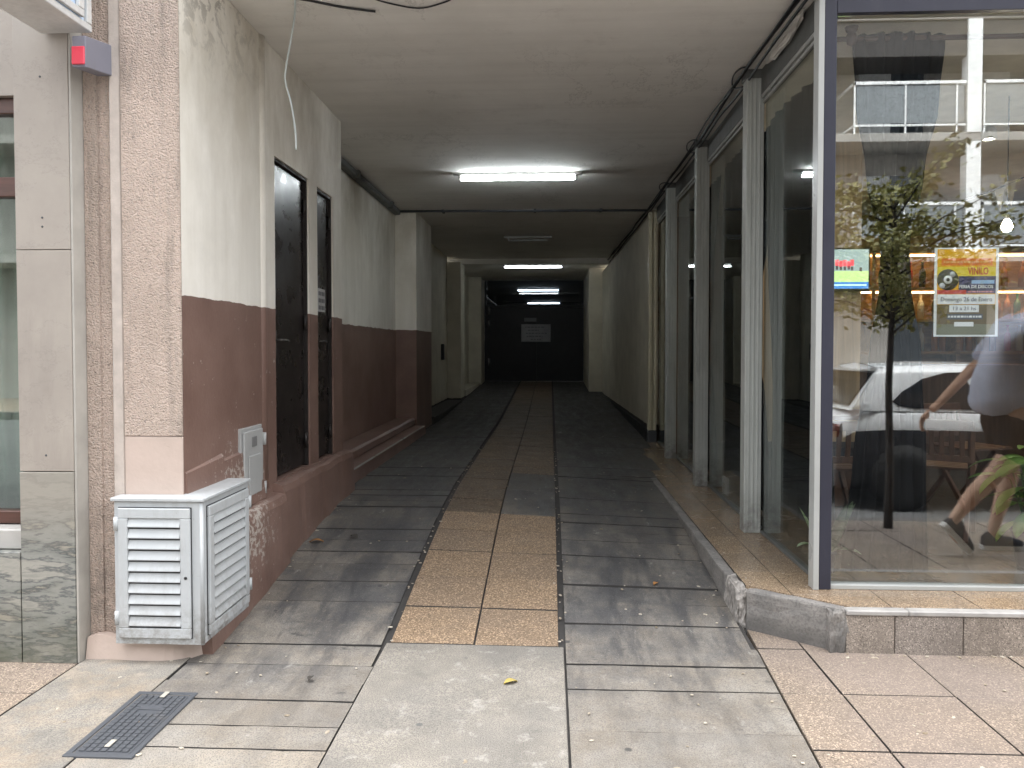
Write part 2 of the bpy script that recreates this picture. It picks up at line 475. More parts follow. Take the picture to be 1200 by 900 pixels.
M_BLACK = simple('black_cable_plastic', (0.012, 0.012, 0.013), 0.5)
M_WIRE = simple('pale_wire_plastic', (0.62, 0.68, 0.68), 0.5)
M_CREAM = metal_paint('cream_paint', (0.52, 0.48, 0.36), 0.5, 0.3)
M_GATE = metal_paint('matt_black_sheet', (0.018, 0.018, 0.02), 0.5, 0.3, (0.04, 0.04, 0.04))
M_GLASSF = glass_mat('shop_glass', 0.155, (0.93, 0.95, 0.95))
M_GLASSS = glass_mat('side_glass', 0.12, (0.9, 0.93, 0.92))
M_GLASSW = glass_mat('old_window_glass', 0.12, (0.8, 0.88, 0.84))
M_GREY_RWALL = None

# ------------------------------------------------------------------ mesh helpers
def BM():
    return bmesh.new()

def hexa(bm, b, t, mi=0):
    vs = [bm.verts.new(p) for p in list(b) + list(t)]
    fs = [(3, 2, 1, 0), (4, 5, 6, 7), (0, 1, 5, 4), (1, 2, 6, 5), (2, 3, 7, 6), (3, 0, 4, 7)]
    out = []
    for f in fs:
        q = bm.faces.new([vs[i] for i in f])
        q.material_index = mi
        out.append(q)
    return vs, out

def box(bm, x0, x1, y0, y1, z0, z1, bev=0.0, mi=0, seg=1):
    if x1 < x0: x0, x1 = x1, x0
    if y1 < y0: y0, y1 = y1, y0
    if z1 < z0: z0, z1 = z1, z0
    t = BM()
    hexa(t, [(x0, y0, z0), (x1, y0, z0), (x1, y1, z0), (x0, y1, z0)], [(x0, y0, z1), (x1, y0, z1), (x1, y1, z1), (x0, y1, z1)], mi)
    if bev:
        bmesh.ops.bevel(t, geom=t.edges[:], offset=bev, segments=seg, affect='EDGES', profile=0.5)
    merge(bm, t)

def merge(bm, t, mat=None):
    if mat is not None:
        bmesh.ops.transform(t, matrix=mat, verts=t.verts)
    me = bpy.data.meshes.new('tmp')
    t.to_mesh(me)
    t.free()
    bm.from_mesh(me)
    bpy.data.meshes.remove(me)

def bar(bm, a, b, w, d=None, up=(0, 0, 1), bev=0.0, mi=0):
    """a rectangular bar from a to b, w across and d deep"""
    a, b = Vector(a), Vector(b)
    d = w if d is None else d
    ax = (b - a).normalized()
    up = Vector(up)
    if abs(ax.dot(up)) > 0.98:
        up = Vector((0, 1, 0))
    s = ax.cross(up).normalized() * w / 2
    u = s.cross(ax).normalized() * d / 2
    t = BM()
    hexa(t, [a - s - u, a + s - u, a + s + u, a - s + u], [b - s - u, b + s - u, b + s + u, b - s + u], mi)
    if bev:
        bmesh.ops.bevel(t, geom=t.edges[:], offset=bev, segments=1, affect='EDGES')
    bmesh.ops.recalc_face_normals(t, faces=t.faces)
    merge(bm, t)

def tube(bm, pts, r, seg=8, mi=0, caps=True):
    pts = [Vector(p) for p in pts]
    rs = r if isinstance(r, (list, tuple)) else [r] * len(pts)
    rings = []
    prev = None
    for i, p in enumerate(pts):
        d = (pts[min(i + 1, len(pts) - 1)] - pts[max(i - 1, 0)]).normalized()
        if prev is None:
            up = Vector((0, 0, 1)) if abs(d.z) < 0.9 else Vector((1, 0, 0))
            s = d.cross(up).normalized()
        else:
            s = (prev - d * prev.dot(d)).normalized()
        prev = s
        u = d.cross(s)
        rings.append([bm.verts.new(p + (s * math.cos(2 * math.pi * k / seg) + u * math.sin(2 * math.pi * k / seg)) * rs[i]) for k in range(seg)])
    for i in range(len(rings) - 1):
        for k in range(seg):
            f = bm.faces.new([rings[i][k], rings[i][(k + 1) % seg], rings[i + 1][(k + 1) % seg], rings[i + 1][k]])
            f.material_index = mi
            f.smooth = True
    if caps:
        for g in (rings[0][::-1], rings[-1]):
            f = bm.faces.new(g)
            f.material_index = mi

def lathe(bm, prof, c, seg=20, mi=0, axis='Z'):
    rings = []
    for r, h in prof:
        ring = []
        for k in range(seg):
            a = 2 * math.pi * k / seg
            if axis == 'Z':
                p = (c[0] + r * math.cos(a), c[1] + r * math.sin(a), c[2] + h)
            else:
                p = (c[0] + r * math.cos(a), c[1] + h, c[2] + r * math.sin(a))
            ring.append(bm.verts.new(p))
        rings.append(ring)
    for i in range(len(rings) - 1):
        for k in range(seg):
            f = bm.faces.new([rings[i][k], rings[i][(k + 1) % seg], rings[i + 1][(k + 1) % seg], rings[i + 1][k]])
            f.smooth = True
            f.material_index = mi
    for g in (rings[0], rings[-1]):
        if (g[0].co - g[seg // 2].co).length > 1e-5:
            bm.faces.new(g).material_index = mi

def prism(bm, poly, z0, z1, mi=0):
    """vertical prism over a plan polygon"""
    b = [bm.verts.new((x, y, z0)) for x, y in poly]
    t = [bm.verts.new((x, y, z1)) for x, y in poly]
    n = len(poly)
    bm.faces.new(b[::-1]).material_index = mi
    bm.faces.new(t).material_index = mi
    for i in range(n):
        bm.faces.new([b[i], b[(i + 1) % n], t[(i + 1) % n], t[i]]).material_index = mi

def base_of(o):
    v = Vector((0, 0, 0))
    while o is not None:
        v += o.location
        o = o.parent
    return v

def obj(name, bm, mats, parent=None, smooth=False, kind=None, label=None, loc=None, recalc=True):
    """link a bmesh, written in world coordinates, as ONE mesh object"""
    if recalc:
        bmesh.ops.recalc_face_normals(bm, faces=bm.faces)
    o0 = base_of(parent) if parent is not None else Vector(loc or (0, 0, 0))
    bmesh.ops.translate(bm, vec=-o0, verts=bm.verts)
    me = bpy.data.meshes.new(name)
    bm.to_mesh(me)
    bm.free()
    for m in (mats if isinstance(mats, (list, tuple)) else [mats]):
        me.materials.append(m)
    if smooth:
        for p in me.polygons:
            p.use_smooth = True
    o = bpy.data.objects.new(name, me)
    COL.objects.link(o)
    if parent is not None:
        o.parent = parent
    else:
        o.location = o0
    if kind: o['kind'] = kind
    if label: o['label'] = label
    return o

def tag(o, label, cat, group=None, kind=None):
    o['label'] = label
    o['category'] = cat
    if group: o['group'] = group
    if kind: o['kind'] = kind
    return o

def thing(name, label, cat, loc, group=None):
    o = bpy.data.objects.new(name, None)
    o.empty_display_size = 0.1
    COL.objects.link(o)
    o.location = loc
    return tag(o, label, cat, group)

def dup(o, loc, label=None, parent=None):
    c = o.copy()
    COL.objects.link(c)
    if parent is not None:
        c.parent = parent
    else:
        c.location = loc
    if label: c['label'] = label
    for ch in list(o.children):
        dup(ch, None, None, c)
    return c

def text_bm(body, size, align='CENTER', extrude=0.0004, bold=False):
    cu = bpy.data.curves.new('txt', 'FONT')
    cu.body = body
    cu.size = size
    cu.align_x = align
    cu.align_y = 'CENTER'
    cu.extrude = extrude
    cu.resolution_u = 3
    if bold: cu.offset = size * 0.018
    o = bpy.data.objects.new('txt', cu)
    COL.objects.link(o)
    dg = bpy.context.evaluated_depsgraph_get()
    me = bpy.data.meshes.new_from_object(o.evaluated_get(dg))
    bm = BM()
    bm.from_mesh(me)
    bpy.data.objects.remove(o)
    bpy.data.curves.remove(cu)
    bpy.data.meshes.remove(me)
    return bm

def text_on(name, body, size, at, mat, parent, width=None, normal='-Y', bold=False, label=None, stretch=1.0):
    bm = text_bm(body, size, bold=bold)
    if width:
        xs = [v.co.x for v in bm.verts]
        k = width / (max(xs) - min(xs))
        bmesh.ops.scale(bm, vec=(k, stretch, 1), verts=bm.verts)
    if normal == '-Y':
        rot = Matrix.Rotation(R(90), 4, 'X')
    else:                                   # '+X'
        rot = Matrix.Rotation(R(90), 4, 'Z') @ Matrix.Rotation(R(90), 4, 'X')
    bmesh.ops.transform(bm, matrix=Matrix.Translation(at) @ rot, verts=bm.verts)
    return obj(name, bm, mat, parent, recalc=False, label=label)

def lerp(a, b, t):
    return a + (b - a) * t

def pw(y, pts):
    if y <= pts[0][0]: return pts[0][1]
    for (a, u), (b, v) in zip(pts, pts[1:]):
        if y <= b:
            return lerp(u, v, (y - a) / (b - a))
    return pts[-1][1]

GL = [(3.55, 0), (3.9, 0.035), (4.25, 0.085), (4.78, 0.148), (5.6, 0.235), (6.56, 0.283), (9.5, 0.29), (12.6, 0.305), (20.6, 0.55), (35, 0.6)]
GR = [(3.65, 0), (4.15, 0.04), (5.15, 0.13), (5.8, 0.172), (6.44, 0.196), (9.5, 0.2), (12.6, 0.27), (20.6, 0.55), (35, 0.6)]
def gz(x, y):
    t = min(1, max(0, (x + 0.78) / 1.72))
    return lerp(pw(y, GL), pw(y, GR), t)

ZP = 0.205          # top of the shop plinth
ZC = 3.225          # underside of the ceiling slab

# ------------------------------------------------------------------ ground
bm = BM()
box(bm, -400, 400, -400, 400, -0.6, -0.3)
obj('ground', bm, simple('far_ground', (0.2, 0.19, 0.18), 0.9), kind='structure')
bm = BM()
box(bm, -60, 60, -9.8, 1.35, -0.3, -0.18)
obj('road', bm, simple('worn_asphalt', (0.11, 0.11, 0.11), 0.85, var=0.25, scale=3, bump=0.6, bscale=160), kind='structure')
bm = BM()
for i in range(-40, 40):
    box(bm, i * 1.0 + 0.004, i * 1.0 + 0.996, 1.35, 1.5, -0.28, -0.004, 0.012)
for i in range(-40, 40):
    box(bm, i * 1.0 + 0.004, i * 1.0 + 0.996, -9.95, -9.8, -0.28, -0.004, 0.012)
obj('street_kerb', bm, M_KERB, kind='structure')

def worn_slab(top, th, gap, rnd):
    """one slab with uneven front and back edges; top = four corners"""
    (x0, y0, z0), (x1, _, z1), (_, y1, z2), (_, _, z3) = top
    n = max(2, int((x1 - x0) / 0.05))
    so = rnd.uniform(0, 99)
    fo, bo = rnd.uniform(-0.3, 0.45) * gap, rnd.uniform(-0.3, 0.45) * gap
    t = BM()
    F, B, FL, BL = [], [], [], []
    for i in range(n + 1):
        u = i / n
        x = lerp(x0, x1, u)
        wf = fo + gap * (0.55 * mnoise.noise((x * 7, so, 0)) + 0.35 * mnoise.noise((x * 24, so, 3)))
        wb = bo + gap * (0.55 * mnoise.noise((x * 7, so, 8)) + 0.35 * mnoise.noise((x * 24, so, 11)))
        zf_, zb_ = lerp(z0, z1, u) - max(0, wf) * 0.4, lerp(z3, z2, u) - max(0, wb) * 0.4
        F.append(t.verts.new((x, y0 + wf, zf_))); B.append(t.verts.new((x, y1 - wb, zb_)))
        FL.append(t.verts.new((x, y0 + wf, zf_ - th))); BL.append(t.verts.new((x, y1 - wb, zb_ - th)))
    for i in range(n):
        t.faces.new([F[i], F[i + 1], B[i + 1], B[i]])
        for q in ([FL[i], FL[i + 1], F[i + 1], F[i]], [B[i], B[i + 1], BL[i + 1], BL[i]]):
            t.faces.new(q).material_index = 1
    for q in ([FL[0], F[0], B[0], BL[0]], [FL[n], BL[n], B[n], F[n]]):
        t.faces.new(q).material_index = 1
    return t

def slabs(bm, xs, ys, zf=None, gap=0.006, th=0.035, jit=0.002, bev=0.003, clips=(), worn=False):
    zf = zf or (lambda x, y: 0.0)
    for i in range(len(xs) - 1):
        for j in range(len(ys) - 1):
            x0, x1 = xs[i] + gap / 2, xs[i + 1] - gap / 2
            y0, y1 = ys[j] + gap / 2, ys[j + 1] - gap / 2
            q = random.uniform(-jit, jit)
            tl = [random.uniform(-jit, jit) * 0.7 for _ in range(4)]
            P = [(x0, y0), (x1, y0), (x1, y1), (x0, y1)]
            top = [(x, y, zf(x, y) + q + e) for (x, y), e in zip(P, tl)]
            if worn:
                t = worn_slab(top, th, gap, random)
            else:
                t = BM()
                _, fs_ = hexa(t, [(x, y, z - th) for x, y, z in top], top, 0)
                for q_ in fs_:
                    if q_ is not fs_[1]: q_.material_index = 1
            for co, no in clips:
                g = t.verts[:] + t.edges[:] + t.faces[:]
                bmesh.ops.bisect_plane(t, geom=g, plane_co=co, plane_no=no, clear_outer=True)
                ed = [e for e in t.edges if e.is_boundary]
                if ed:
                    bmesh.ops.holes_fill(t, edges=ed)
            if not t.verts:
                t.free()
                continue
            if bev and not worn:
                bmesh.ops.bevel(t, geom=t.edges[:], offset=bev, segments=1, affect='EDGES')
            merge(bm, t)

def bedding(bm, xs, ys, zf, drop=0.014):
    vs = [[bm.verts.new((x, y, zf(x, y) - drop)) for x in xs] for y in ys]
    for j in range(len(ys) - 1):
        for i in range(len(xs) - 1):
            bm.faces.new([vs[j][i], vs[j][i + 1], vs[j + 1][i + 1], vs[j + 1][i]])

def rows(y0, y1, step, var):
    o = [y0]
    while o[-1] < y1 - step * 1.4:
        o.append(o[-1] + step * random.uniform(1 - var, 1 + var))
    return o + [y1]

# bedding under everything that is tiled
bm = BM()
ysb = [1.5, 2.5, 3.55] + [3.55 + 0.35 * k for k in range(1, 90)]
bedding(bm, [-2.12, -1.6, -0.78, -0.36, 0.05, 0.5, 0.97], ysb, gz)
drive = obj('driveway', bm, M_JOINT, kind='structure')
bm = BM()
slabs(bm, [-1.64, -0.785], rows(1.5, 3.44, 0.215, 0.25), gz, 0.006, jit=0.003, worn=True)
slabs(bm, [-1.66, -0.795], rows(3.44, 7.4, 0.215, 0.25), gz, 0.0075, jit=0.0035, worn=True)
slabs(bm, [-1.72, -0.795], rows(7.4, 34, 0.43, 0.15), gz, 0.008)
slabs(bm, [0.072, 0.97], rows(1.5, 3.7, 0.3, 0.2), gz, 0.006, jit=0.003, worn=True, clips=[((0.915, 2.68, 0), (1.37, -0.074, 0))])
slabs(bm, [0.072, 0.95], rows(3.7, 7.4, 0.235, 0.25), gz, 0.0075, jit=0.0035, worn=True)
slabs(bm, [0.072, 1.25], rows(7.4, 34, 0.45, 0.15), gz, 0.008)
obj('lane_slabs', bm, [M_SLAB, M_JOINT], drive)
bm = BM()
slabs(bm, [-0.765, -0.36, 0.045], [3.685, 4.08, 4.48, 4.87, 5.26, 5.66], gz, 0.009, bev=0.002)
obj('tile_strip', bm, [M_STRIP, M_JOINT], drive)
bm = BM()
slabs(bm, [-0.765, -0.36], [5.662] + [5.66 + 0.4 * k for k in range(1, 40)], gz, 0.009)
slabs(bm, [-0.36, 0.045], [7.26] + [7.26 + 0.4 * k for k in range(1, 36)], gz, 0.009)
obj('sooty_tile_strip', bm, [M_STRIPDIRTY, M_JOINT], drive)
bm = BM()
slabs(bm, [-0.36, 0.045], [5.662, 6.45, 7.258], gz, 0.006)
obj('repair_strip', bm, [M_SLAB, M_JOINT], drive)
# concrete patches at the mouth
bm = BM()
slabs(bm, [-0.782, 0.068], [1.5, 3.683], gz, 0.006, jit=0.0)
slabs(bm, [-2.118, -1.643], [1.5, 3.6], gz, 0.006, jit=0.0)
obj('concrete_patch', bm, [M_PATCH, M_JOINT], drive)

# pavements
bm = BM()
bedding(bm, [-40, -2.12], [1.5, 3.45], lambda x, y: 0)
bedding(bm, [0.9, 40], [1.5, 3.75], lambda x, y: 0)
pave = obj('pavement', bm, M_JOINT, kind='structure')
bm = BM()
xs = [0.75] + [1.2 + 0.453 * k for k in range(0, 26)]
slabs(bm, xs, [1.5, 1.87, 2.325, 2.785, 3.245, 3.73, 4.15], None, 0.008, jit=0.0015, bev=0.002, clips=[((0.925, 2.68, 0), (-1.37, 0.074, 0))])
xs = [-2.124 - 0.453 * k for k in range(24, -1, -1)]
slabs(bm, xs, [1.5, 1.72, 2.18, 2.64, 3.095, 3.5], None, 0.008, jit=0.0015, bev=0.002)
obj('paving_tiles', bm, [M_PAVE, M_JOINT], pave)
bm = BM()
box(bm, -60, 60, -14.4, -9.95, -0.3, -0.005)
obj('far_pavement', bm, M_PAVE, kind='structure')

# manhole grate
t = thing('drain_cover', 'grey cast iron drain cover with a grid pattern set in the concrete', 'drain cover', (-1.57, 2.86, 0))
cx0, cx1, cy0, cy1 = -1.69, -1.44, 2.605, 3.118
sk = lambda x, y: x + (2.86 - y) * -0.02
bm = BM()
for (a, b, c, d) in ((cx0, cx1, cy0, cy0 + 0.022), (cx0, cx1, cy1 - 0.022, cy1), (cx0, cx0 + 0.022, cy0 + 0.022, cy1 - 0.022), (cx1 - 0.022, cx1, cy0 + 0.022, cy1 - 0.022)):
    box(bm, a, b, c, d, -0.03, 0.008, 0.002)
obj('cover_frame', bm, M_DARKSTEEL, t)
bm = BM()
box(bm, cx0 + 0.026, cx1 - 0.026, cy0 + 0.026, cy1 - 0.026, -0.03, 0.0045)
nx, ny = 7, 17
for i in range(nx):
    for j in range(ny):
        if 11 <= j <= 12 and 2 <= i <= 4: continue
        x = lerp(cx0 + 0.034, cx1 - 0.034, (i + 0.5) / nx); y = lerp(cy0 + 0.034, cy1 - 0.034, (j + 0.5) / ny)
        box(bm, x - 0.0105, x + 0.0105, y - 0.0105, y + 0.0105, 0.0045, 0.0095, 0.0015)
box(bm, -1.61, -1.52, 2.96, 3.0, 0.0045, 0.009, 0.002)
obj('cover_plate', bm, M_DARKSTEEL, t)
for yy in (2.665, 3.06):
    bm = BM()
    box(bm, -1.575, -1.555, yy, yy + 0.05, 0.0095, 0.0125, 0.001)
    obj('lifting_slot', bm, simple('pale_scrape', (0.4, 0.38, 0.33), 0.8), t)

# ------------------------------------------------------------------ ceiling and upper house
bm = BM()
box(bm, -2.4, 1.36, 3.86, 15.9, ZC, 3.6)
box(bm, -2.4, 1.36, 15.9, 16.2, ZC - 0.1, 3.6)
box(bm, -2.4, 1.36, 16.2, 20.6, ZC - 0.03, 3.6)
box(bm, 1.3602, 1.6, 4.12, 10.7, ZC + 0.001, 3.59)
obj('ceiling', bm, M_CEIL, kind='structure')

b = thing('apartment_building', 'rendered apartment building above the passage mouth and the glass cafe front', 'building', (0, 3.9, 3.6))
bm = BM()
box(bm, -9, 9, 3.86, 4.1, 3.6, 14)
box(bm, -9, -2.52, 3.56, 3.85, 3.303, 3.6)
box(bm, -9, -3.902, 3.45, 3.85, 0.0, 3.302)
box(bm, 1.602, 9, 4.12, 4.4, 3.24, 3.6)
obj('wall', bm, M_SMOOTH, b)
bm = BM()
box(bm, -2.52, 1.36, 3.5, 3.858, 3.4, 3.9)
obj('lintel', bm, M_SMOOTH, b)
for fx in (-7, -4, -1, 2, 5):
    for fz in (5.0, 8.0, 11.0):
        bm = BM()
        box(bm, fx, fx + 1.5, 3.83, 3.87, fz, fz + 1.5)
        w = obj('window', bm, simple('dark_window_glass', (0.03, 0.035, 0.04), 0.08), b)
        bm = BM()
        box(bm, fx - 0.06, fx + 1.56, 3.8, 3.858, fz - 0.08, fz - 0.003)
        obj('sill', bm, M_SMOOTH, w)

# ------------------------------------------------------------------ left: street pillar, stone cladding, shop window
t = thing('street_pillar', 'pinkish roughcast pillar at the left mouth of the passage', 'pillar', (-1.9, 3.6, 0))
bm = BM()
box(bm, -2.115, -2.052, 3.49, 3.85, 0, 3.4)
box(bm, -2.052, -1.995, 3.50, 3.85, 0, 3.4)
obj('recessed_edge', bm, M_ROUGH, t)
bm = BM()
box(bm, -1.993, -1.938, 3.482, 3.85, 0.0, 3.4, 0.006)
obj('joint_band', bm, simple('pale_lit_joint_render', (0.5, 0.44, 0.395), 0.85, var=0.15, scale=12, bump=0.4, bscale=120), t)  # pale joint, lightened further for the light its edge catches
bm = BM()
box(bm, -1.936, -1.667, 3.476, 3.49, 1.02, 3.4, 0.003)
obj('roughcast_face', bm, M_ROUGH, t)
bm = BM()
box(bm, -1.936, -1.667, 3.478, 3.49, 0.0, 1.018, 0.003)
obj('smooth_base', bm, M_SMOOTH, t)
# uneven cement skirting at the pillar's foot
bm = BM()
n = 14
prof = []
for i in range(n + 1):
    u = i / n
    x = lerp(-2.11, -1.6, u)
    y = 3.475 + 0.004 * math.sin(u * 9) + (0.10 * ((u - 0.72) / 0.28) ** 2 if u > 0.72 else 0)
    prof.append((x, y - 0.02, 0.10 + 0.012 * math.sin(u * 14)))
for (xa, ya, ha), (xb, yb, hb) in zip(prof, prof[1:]):
    hexa(bm, [(xa, ya - 0.02, -0.01), (xb, yb - 0.02, -0.01), (xb, 3.7, -0.01), (xa, 3.7, -0.01)], [(xa, ya, ha), (xb, yb, hb), (xb, 3.7, hb), (xa, 3.7, ha)])
bmesh.ops.remove_doubles(bm, verts=bm.verts, dist=0.0005)
obj('cement_skirting', bm, M_SMOOTH, t)

t = thing('stone_cladding', 'thin stone cladding strip, pale above and veined green below, beside the shop window', 'stone cladding', (-2.25, 3.4, 0))
bm = BM()
box(bm, -2.378, -2.128, 3.40, 3.5, 1.859, 3.2, 0.002)
box(bm, -2.378, -2.128, 3.40, 3.5, 0.868, 1.856, 0.002)
obj('pale_panels', bm, M_MARBLE, t)
bm = BM()
box(bm, -2.378, -2.128, 3.398, 3.5, 0.0, 0.864, 0.002)
for xa_ in (-5.1, -4.4, -3.65, -2.9):
    box(bm, xa_ + 0.003, xa_ + (0.747 if xa_ < -3 else 0.517), 3.398, 3.5, 0.0, 0.5, 0.002)
obj('veined_panels', bm, M_VEIN, t)
bm = BM()
box(bm, -2.127, -2.117, 3.402, 3.5, 0.0, 3.2, 0.002)
obj('edge_trim', bm, simple('white_edge_grout', (0.4, 0.38, 0.345), 0.7), t)
for zz in (2.62, 2.0, 1.96, 0.94):
    bm = BM()
    lathe(bm, [(0.0, -0.004), (0.005, -0.003), (0.005, 0.004)], (-2.255, 3.402, zz), 8, axis='Y')
    obj('fixing_pin', bm, M_DARKSTEEL, t)

t = thing('shop_window', 'old shop window with a red brown wooden frame and green curtain behind', 'window', (-2.8, 3.6, 0.5))
bm = BM()
RW = wood('red_brown_window_wood', (0.085, 0.033, 0.022), 1.0, 0.4, 0)
box(bm, -3.9, -2.382, 3.53, 3.6, 2.50, 2.57, 0.004)
box(bm, -3.9, -2.382, 3.53, 3.6, 2.12, 2.21, 0.004)
box(bm, -3.9, -2.382, 3.53, 3.6, 0.60, 0.66, 0.004)
box(bm, -2.44, -2.382, 3.54, 3.6, 0.66, 2.12, 0.004)
obj('frame', bm, RW, t)
bm = BM()
box(bm, -3.9, -2.382, 3.44, 3.6, 0.503, 0.595, 0.006)
obj('sill', bm, simple('pale_stone_sill', (0.42, 0.41, 0.39), 0.6), t)
bm = BM()
box(bm, -3.9, -2.44, 3.56, 3.566, 0.66, 2.12)
box(bm, -3.9, -2.44, 3.56, 3.566, 2.21, 2.50)
obj('pane', bm, M_GLASSW, t)
bm = BM()
box(bm, -3.9, -2.382, 3.50, 3.6, 2.573, 3.3)
obj('lintel', bm, M_MARBLE, t)
bm = BM()
box(bm, -3.9, -2.3, 3.95, 4.0, 0.0, 3.3)
obj('reveal_backing', bm, simple('dark_room_wall', (0.07, 0.08, 0.07), 0.9), t)

def curtain(name, rowsl, y0, amp, folds, mat, label, along='X', seed=0, group=None, nx=90, sub=5):
    """hanging cloth: rowsl = (z, left, right) from the top down"""
    rnd = random.Random(seed)
    ph = [rnd.uniform(0, 6.28) for _ in range(4)]
    zs = []
    for (za, la, ra), (zb, lb, rb) in zip(rowsl, rowsl[1:]):
        for k in range(sub):
            u = k / sub
            su = u * u * (3 - 2 * u)
            zs.append((lerp(za, zb, u), lerp(la, lb, su), lerp(ra, rb, su)))
    zs.append(rowsl[-1])
    wmax = max(r - l for _, l, r in rowsl)
    bm = BM()
    grid = []
    for j, (z, l, r) in enumerate(zs):
        w = r - l
        row = []
        for i in range(nx + 1):
            u = i / nx
            a = amp * (0.6 + 0.9 * (1 - w / wmax))
            d = a * math.sin(folds * 2 * math.pi * u + ph[0] + 0.4 * math.sin(z * 2 + ph[1])) + a * 0.5 * math.sin(folds * 3.3 * math.pi * u + ph[2]) + 0.02 * math.sin(z * 2.3 + 5 * u + ph[3])
            x = lerp(l, r, u)
            p = (x, y0 + d, z) if along == 'X' else (y0 + d, x, z)
            row.append(bm.verts.new(p))
        grid.append(row)
    for j in range(len(grid) - 1):
        for i in range(nx):
            bm.faces.new([grid[j][i], grid[j][i + 1], grid[j + 1][i + 1], grid[j + 1][i]])
    bmesh.ops.solidify(bm, geom=bm.faces[:], thickness=0.004)
    c0 = (rowsl[0][1], y0, rowsl[-1][0]) if along == 'X' else (y0, rowsl[0][1], rowsl[-1][0])
    o = obj(name, bm, mat, loc=c0, smooth=True)
    return tag(o, label, 'curtain', group)

curtain('window_curtain', [(2.55, -3.7, -2.42), (1.6, -3.7, -2.425), (0.62, -3.7, -2.43)], 3.74, 0.02, 13, fabric('sage_green_curtain', (0.27, 0.31, 0.27)), 'sage green curtain hanging behind the old window at the far left', seed=3)

# blade sign and alarm
t = thing('blade_sign', 'white boxed sign projecting from the stone cladding over the pavement', 'sign', (-2.11, 3.39, 2.8))
bm = BM()
box(bm, -2.235, -2.005, 2.25, 3.385, 2.80, 2.83, 0.003)
box(bm, -2.235, -2.005, 2.25, 2.28, 2.833, 3.6, 0.003)
box(bm, -2.235, -2.005, 3.35, 3.385, 2.833, 3.6, 0.003)
box(bm, -2.235, -2.005, 2.25, 3.385, 3.603, 3.63, 0.003)
obj('sign_frame', bm, simple('sign_white_paint', (0.6, 0.6, 0.585), 0.5, fine=0.15, bscale=40), t)
bm = BM()
box(bm, -2.225, -2.018, 2.283, 3.345, 2.835, 3.6)
obj('sign_panel', bm, simple('sky_tinted_acrylic', (0.5, 0.62, 0.78), 0.15), t)  # blue of the mirrored sky put into the panel colour
bm = BM()
box(bm, -2.014, -1.998, 2.31, 3.32, 2.84, 2.87, 0.002)
box(bm, -2.014, -1.998, 3.28, 3.32, 2.873, 3.6, 0.002)
obj('inner_trim', bm, simple('sign_white_paint', (0.6, 0.6, 0.585)), t)

t = thing('alarm_siren', 'small grey alarm siren box with a red lens on the roughcast pillar', 'alarm siren', (-2.0, 3.47, 2.62))
bm = BM()
f0, f1 = 3.30, 3.49
xs0, xs1 = -2.045, -1.985
hexa(bm, [(xs0, f0, 2.622), (xs1, f0, 2.622), (xs1 + 0.01, f1, 2.648), (xs0, f1, 2.648)], [(xs0, f0, 2.755), (xs1, f0, 2.755), (xs1 + 0.01, f1, 2.785), (xs0, f1, 2.785)])
bmesh.ops.bevel(bm, geom=bm.edges[:], offset=0.003, segments=1, affect='EDGES')
obj('siren_case', bm, metal_paint('blue_grey_siren_paint', (0.2, 0.2, 0.24), 0.45, 0.3), t)
bm = BM()
box(bm, xs0 + 0.002, xs1 - 0.001, f0 - 0.01, f0 - 0.001, 2.632, 2.708, 0.003)
obj('red_lens', bm, simple('red_lens_plastic', (0.75, 0.06, 0.1), 0.25), t)

# ------------------------------------------------------------------ left passage wall with two doors
XW = -1.668
def plate(bm, x0, x1, y0, y1, z0, z1, hole=None, mi=0):
    """wall block with rectangular openings (y0,y1,z0,z1), cut as stacked blocks"""
    ys = sorted(set([y0, y1] + [v for h in hole or [] for v in h[:2]]))
    for a, b_ in zip(ys, ys[1:]):
        hs_ = [h for h in hole or [] if h[0] <= a and h[1] >= b_]
        if not hs_:
            box(bm, x0, x1, a, b_, z0, z1, mi=mi)
        else:
            h = hs_[0]
            box(bm, x0, x1, a, b_, z0, h[2], mi=mi)
            box(bm, x0, x1, a, b_, h[3], z1, mi=mi)

t = thing('passage_wall', 'near left passage wall, white above and brown below, holding two dark doors', 'wall', (XW, 4.9, 0))
D1, D2 = (4.706, 5.38, 0.607, 2.585), (5.576, 5.98, 0.603, 2.575)
bm = BM()
plate(bm, -2.3, XW, 3.853, 6.235, 0, ZC - 0.002, [D1, D2])
box(bm, -1.9, XW, 3.4915, 3.853, 0.0, ZC - 0.002)
bmesh.ops.remove_doubles(bm, verts=bm.verts, dist=0.0005)
obj('plaster', bm, M_WALL, t)
bm = BM()
# rounded render pilaster strip, ledges
lathe(bm, [(0.062, 0.60), (0.06, 1.3), (0.063, 2.2), (0.06, ZC - 0.004)], (XW - 0.045, 4.51, 0), 24)
obj('round_rib', bm, M_WALL, t)
bm = BM()
def ledge(bm, ya, yb, top, xf, seed):
    nn = 26
    pr = []
    for i in range(nn + 1):
        y = lerp(ya, yb, i / nn)
        xo = xf + 0.008 * mnoise.noise((y * 3, seed, 0)) + 0.005 * mnoise.noise((y * 11, seed, 3))
        zo = top + 0.012 * mnoise.noise((y * 4, seed, 7)) + 0.006 * mnoise.noise((y * 15, seed, 9))
        zb = gz(-1.6, y) - 0.04
        pr.append([(XW - 0.02, y, zb), (xo + 0.015, y, zb), (xo, y, zo - 0.05), (xo - 0.012, y, zo - 0.012), (xo - 0.04, y, zo), (XW - 0.02, y, zo + 0.006)])
    vs = [[bm.verts.new(p) for p in s] for s in pr]
    for a, b_ in zip(vs, vs[1:]):
        for k in range(len(a)):
            k2 = (k + 1) % len(a)
            bm.faces.new([a[k], a[k2], b_[k2], b_[k]])
    bm.faces.new(vs[0][::-1]); bm.faces.new(vs[-1])
ledge(bm, 3.53, 4.63, 0.552, -1.575, 1.0)
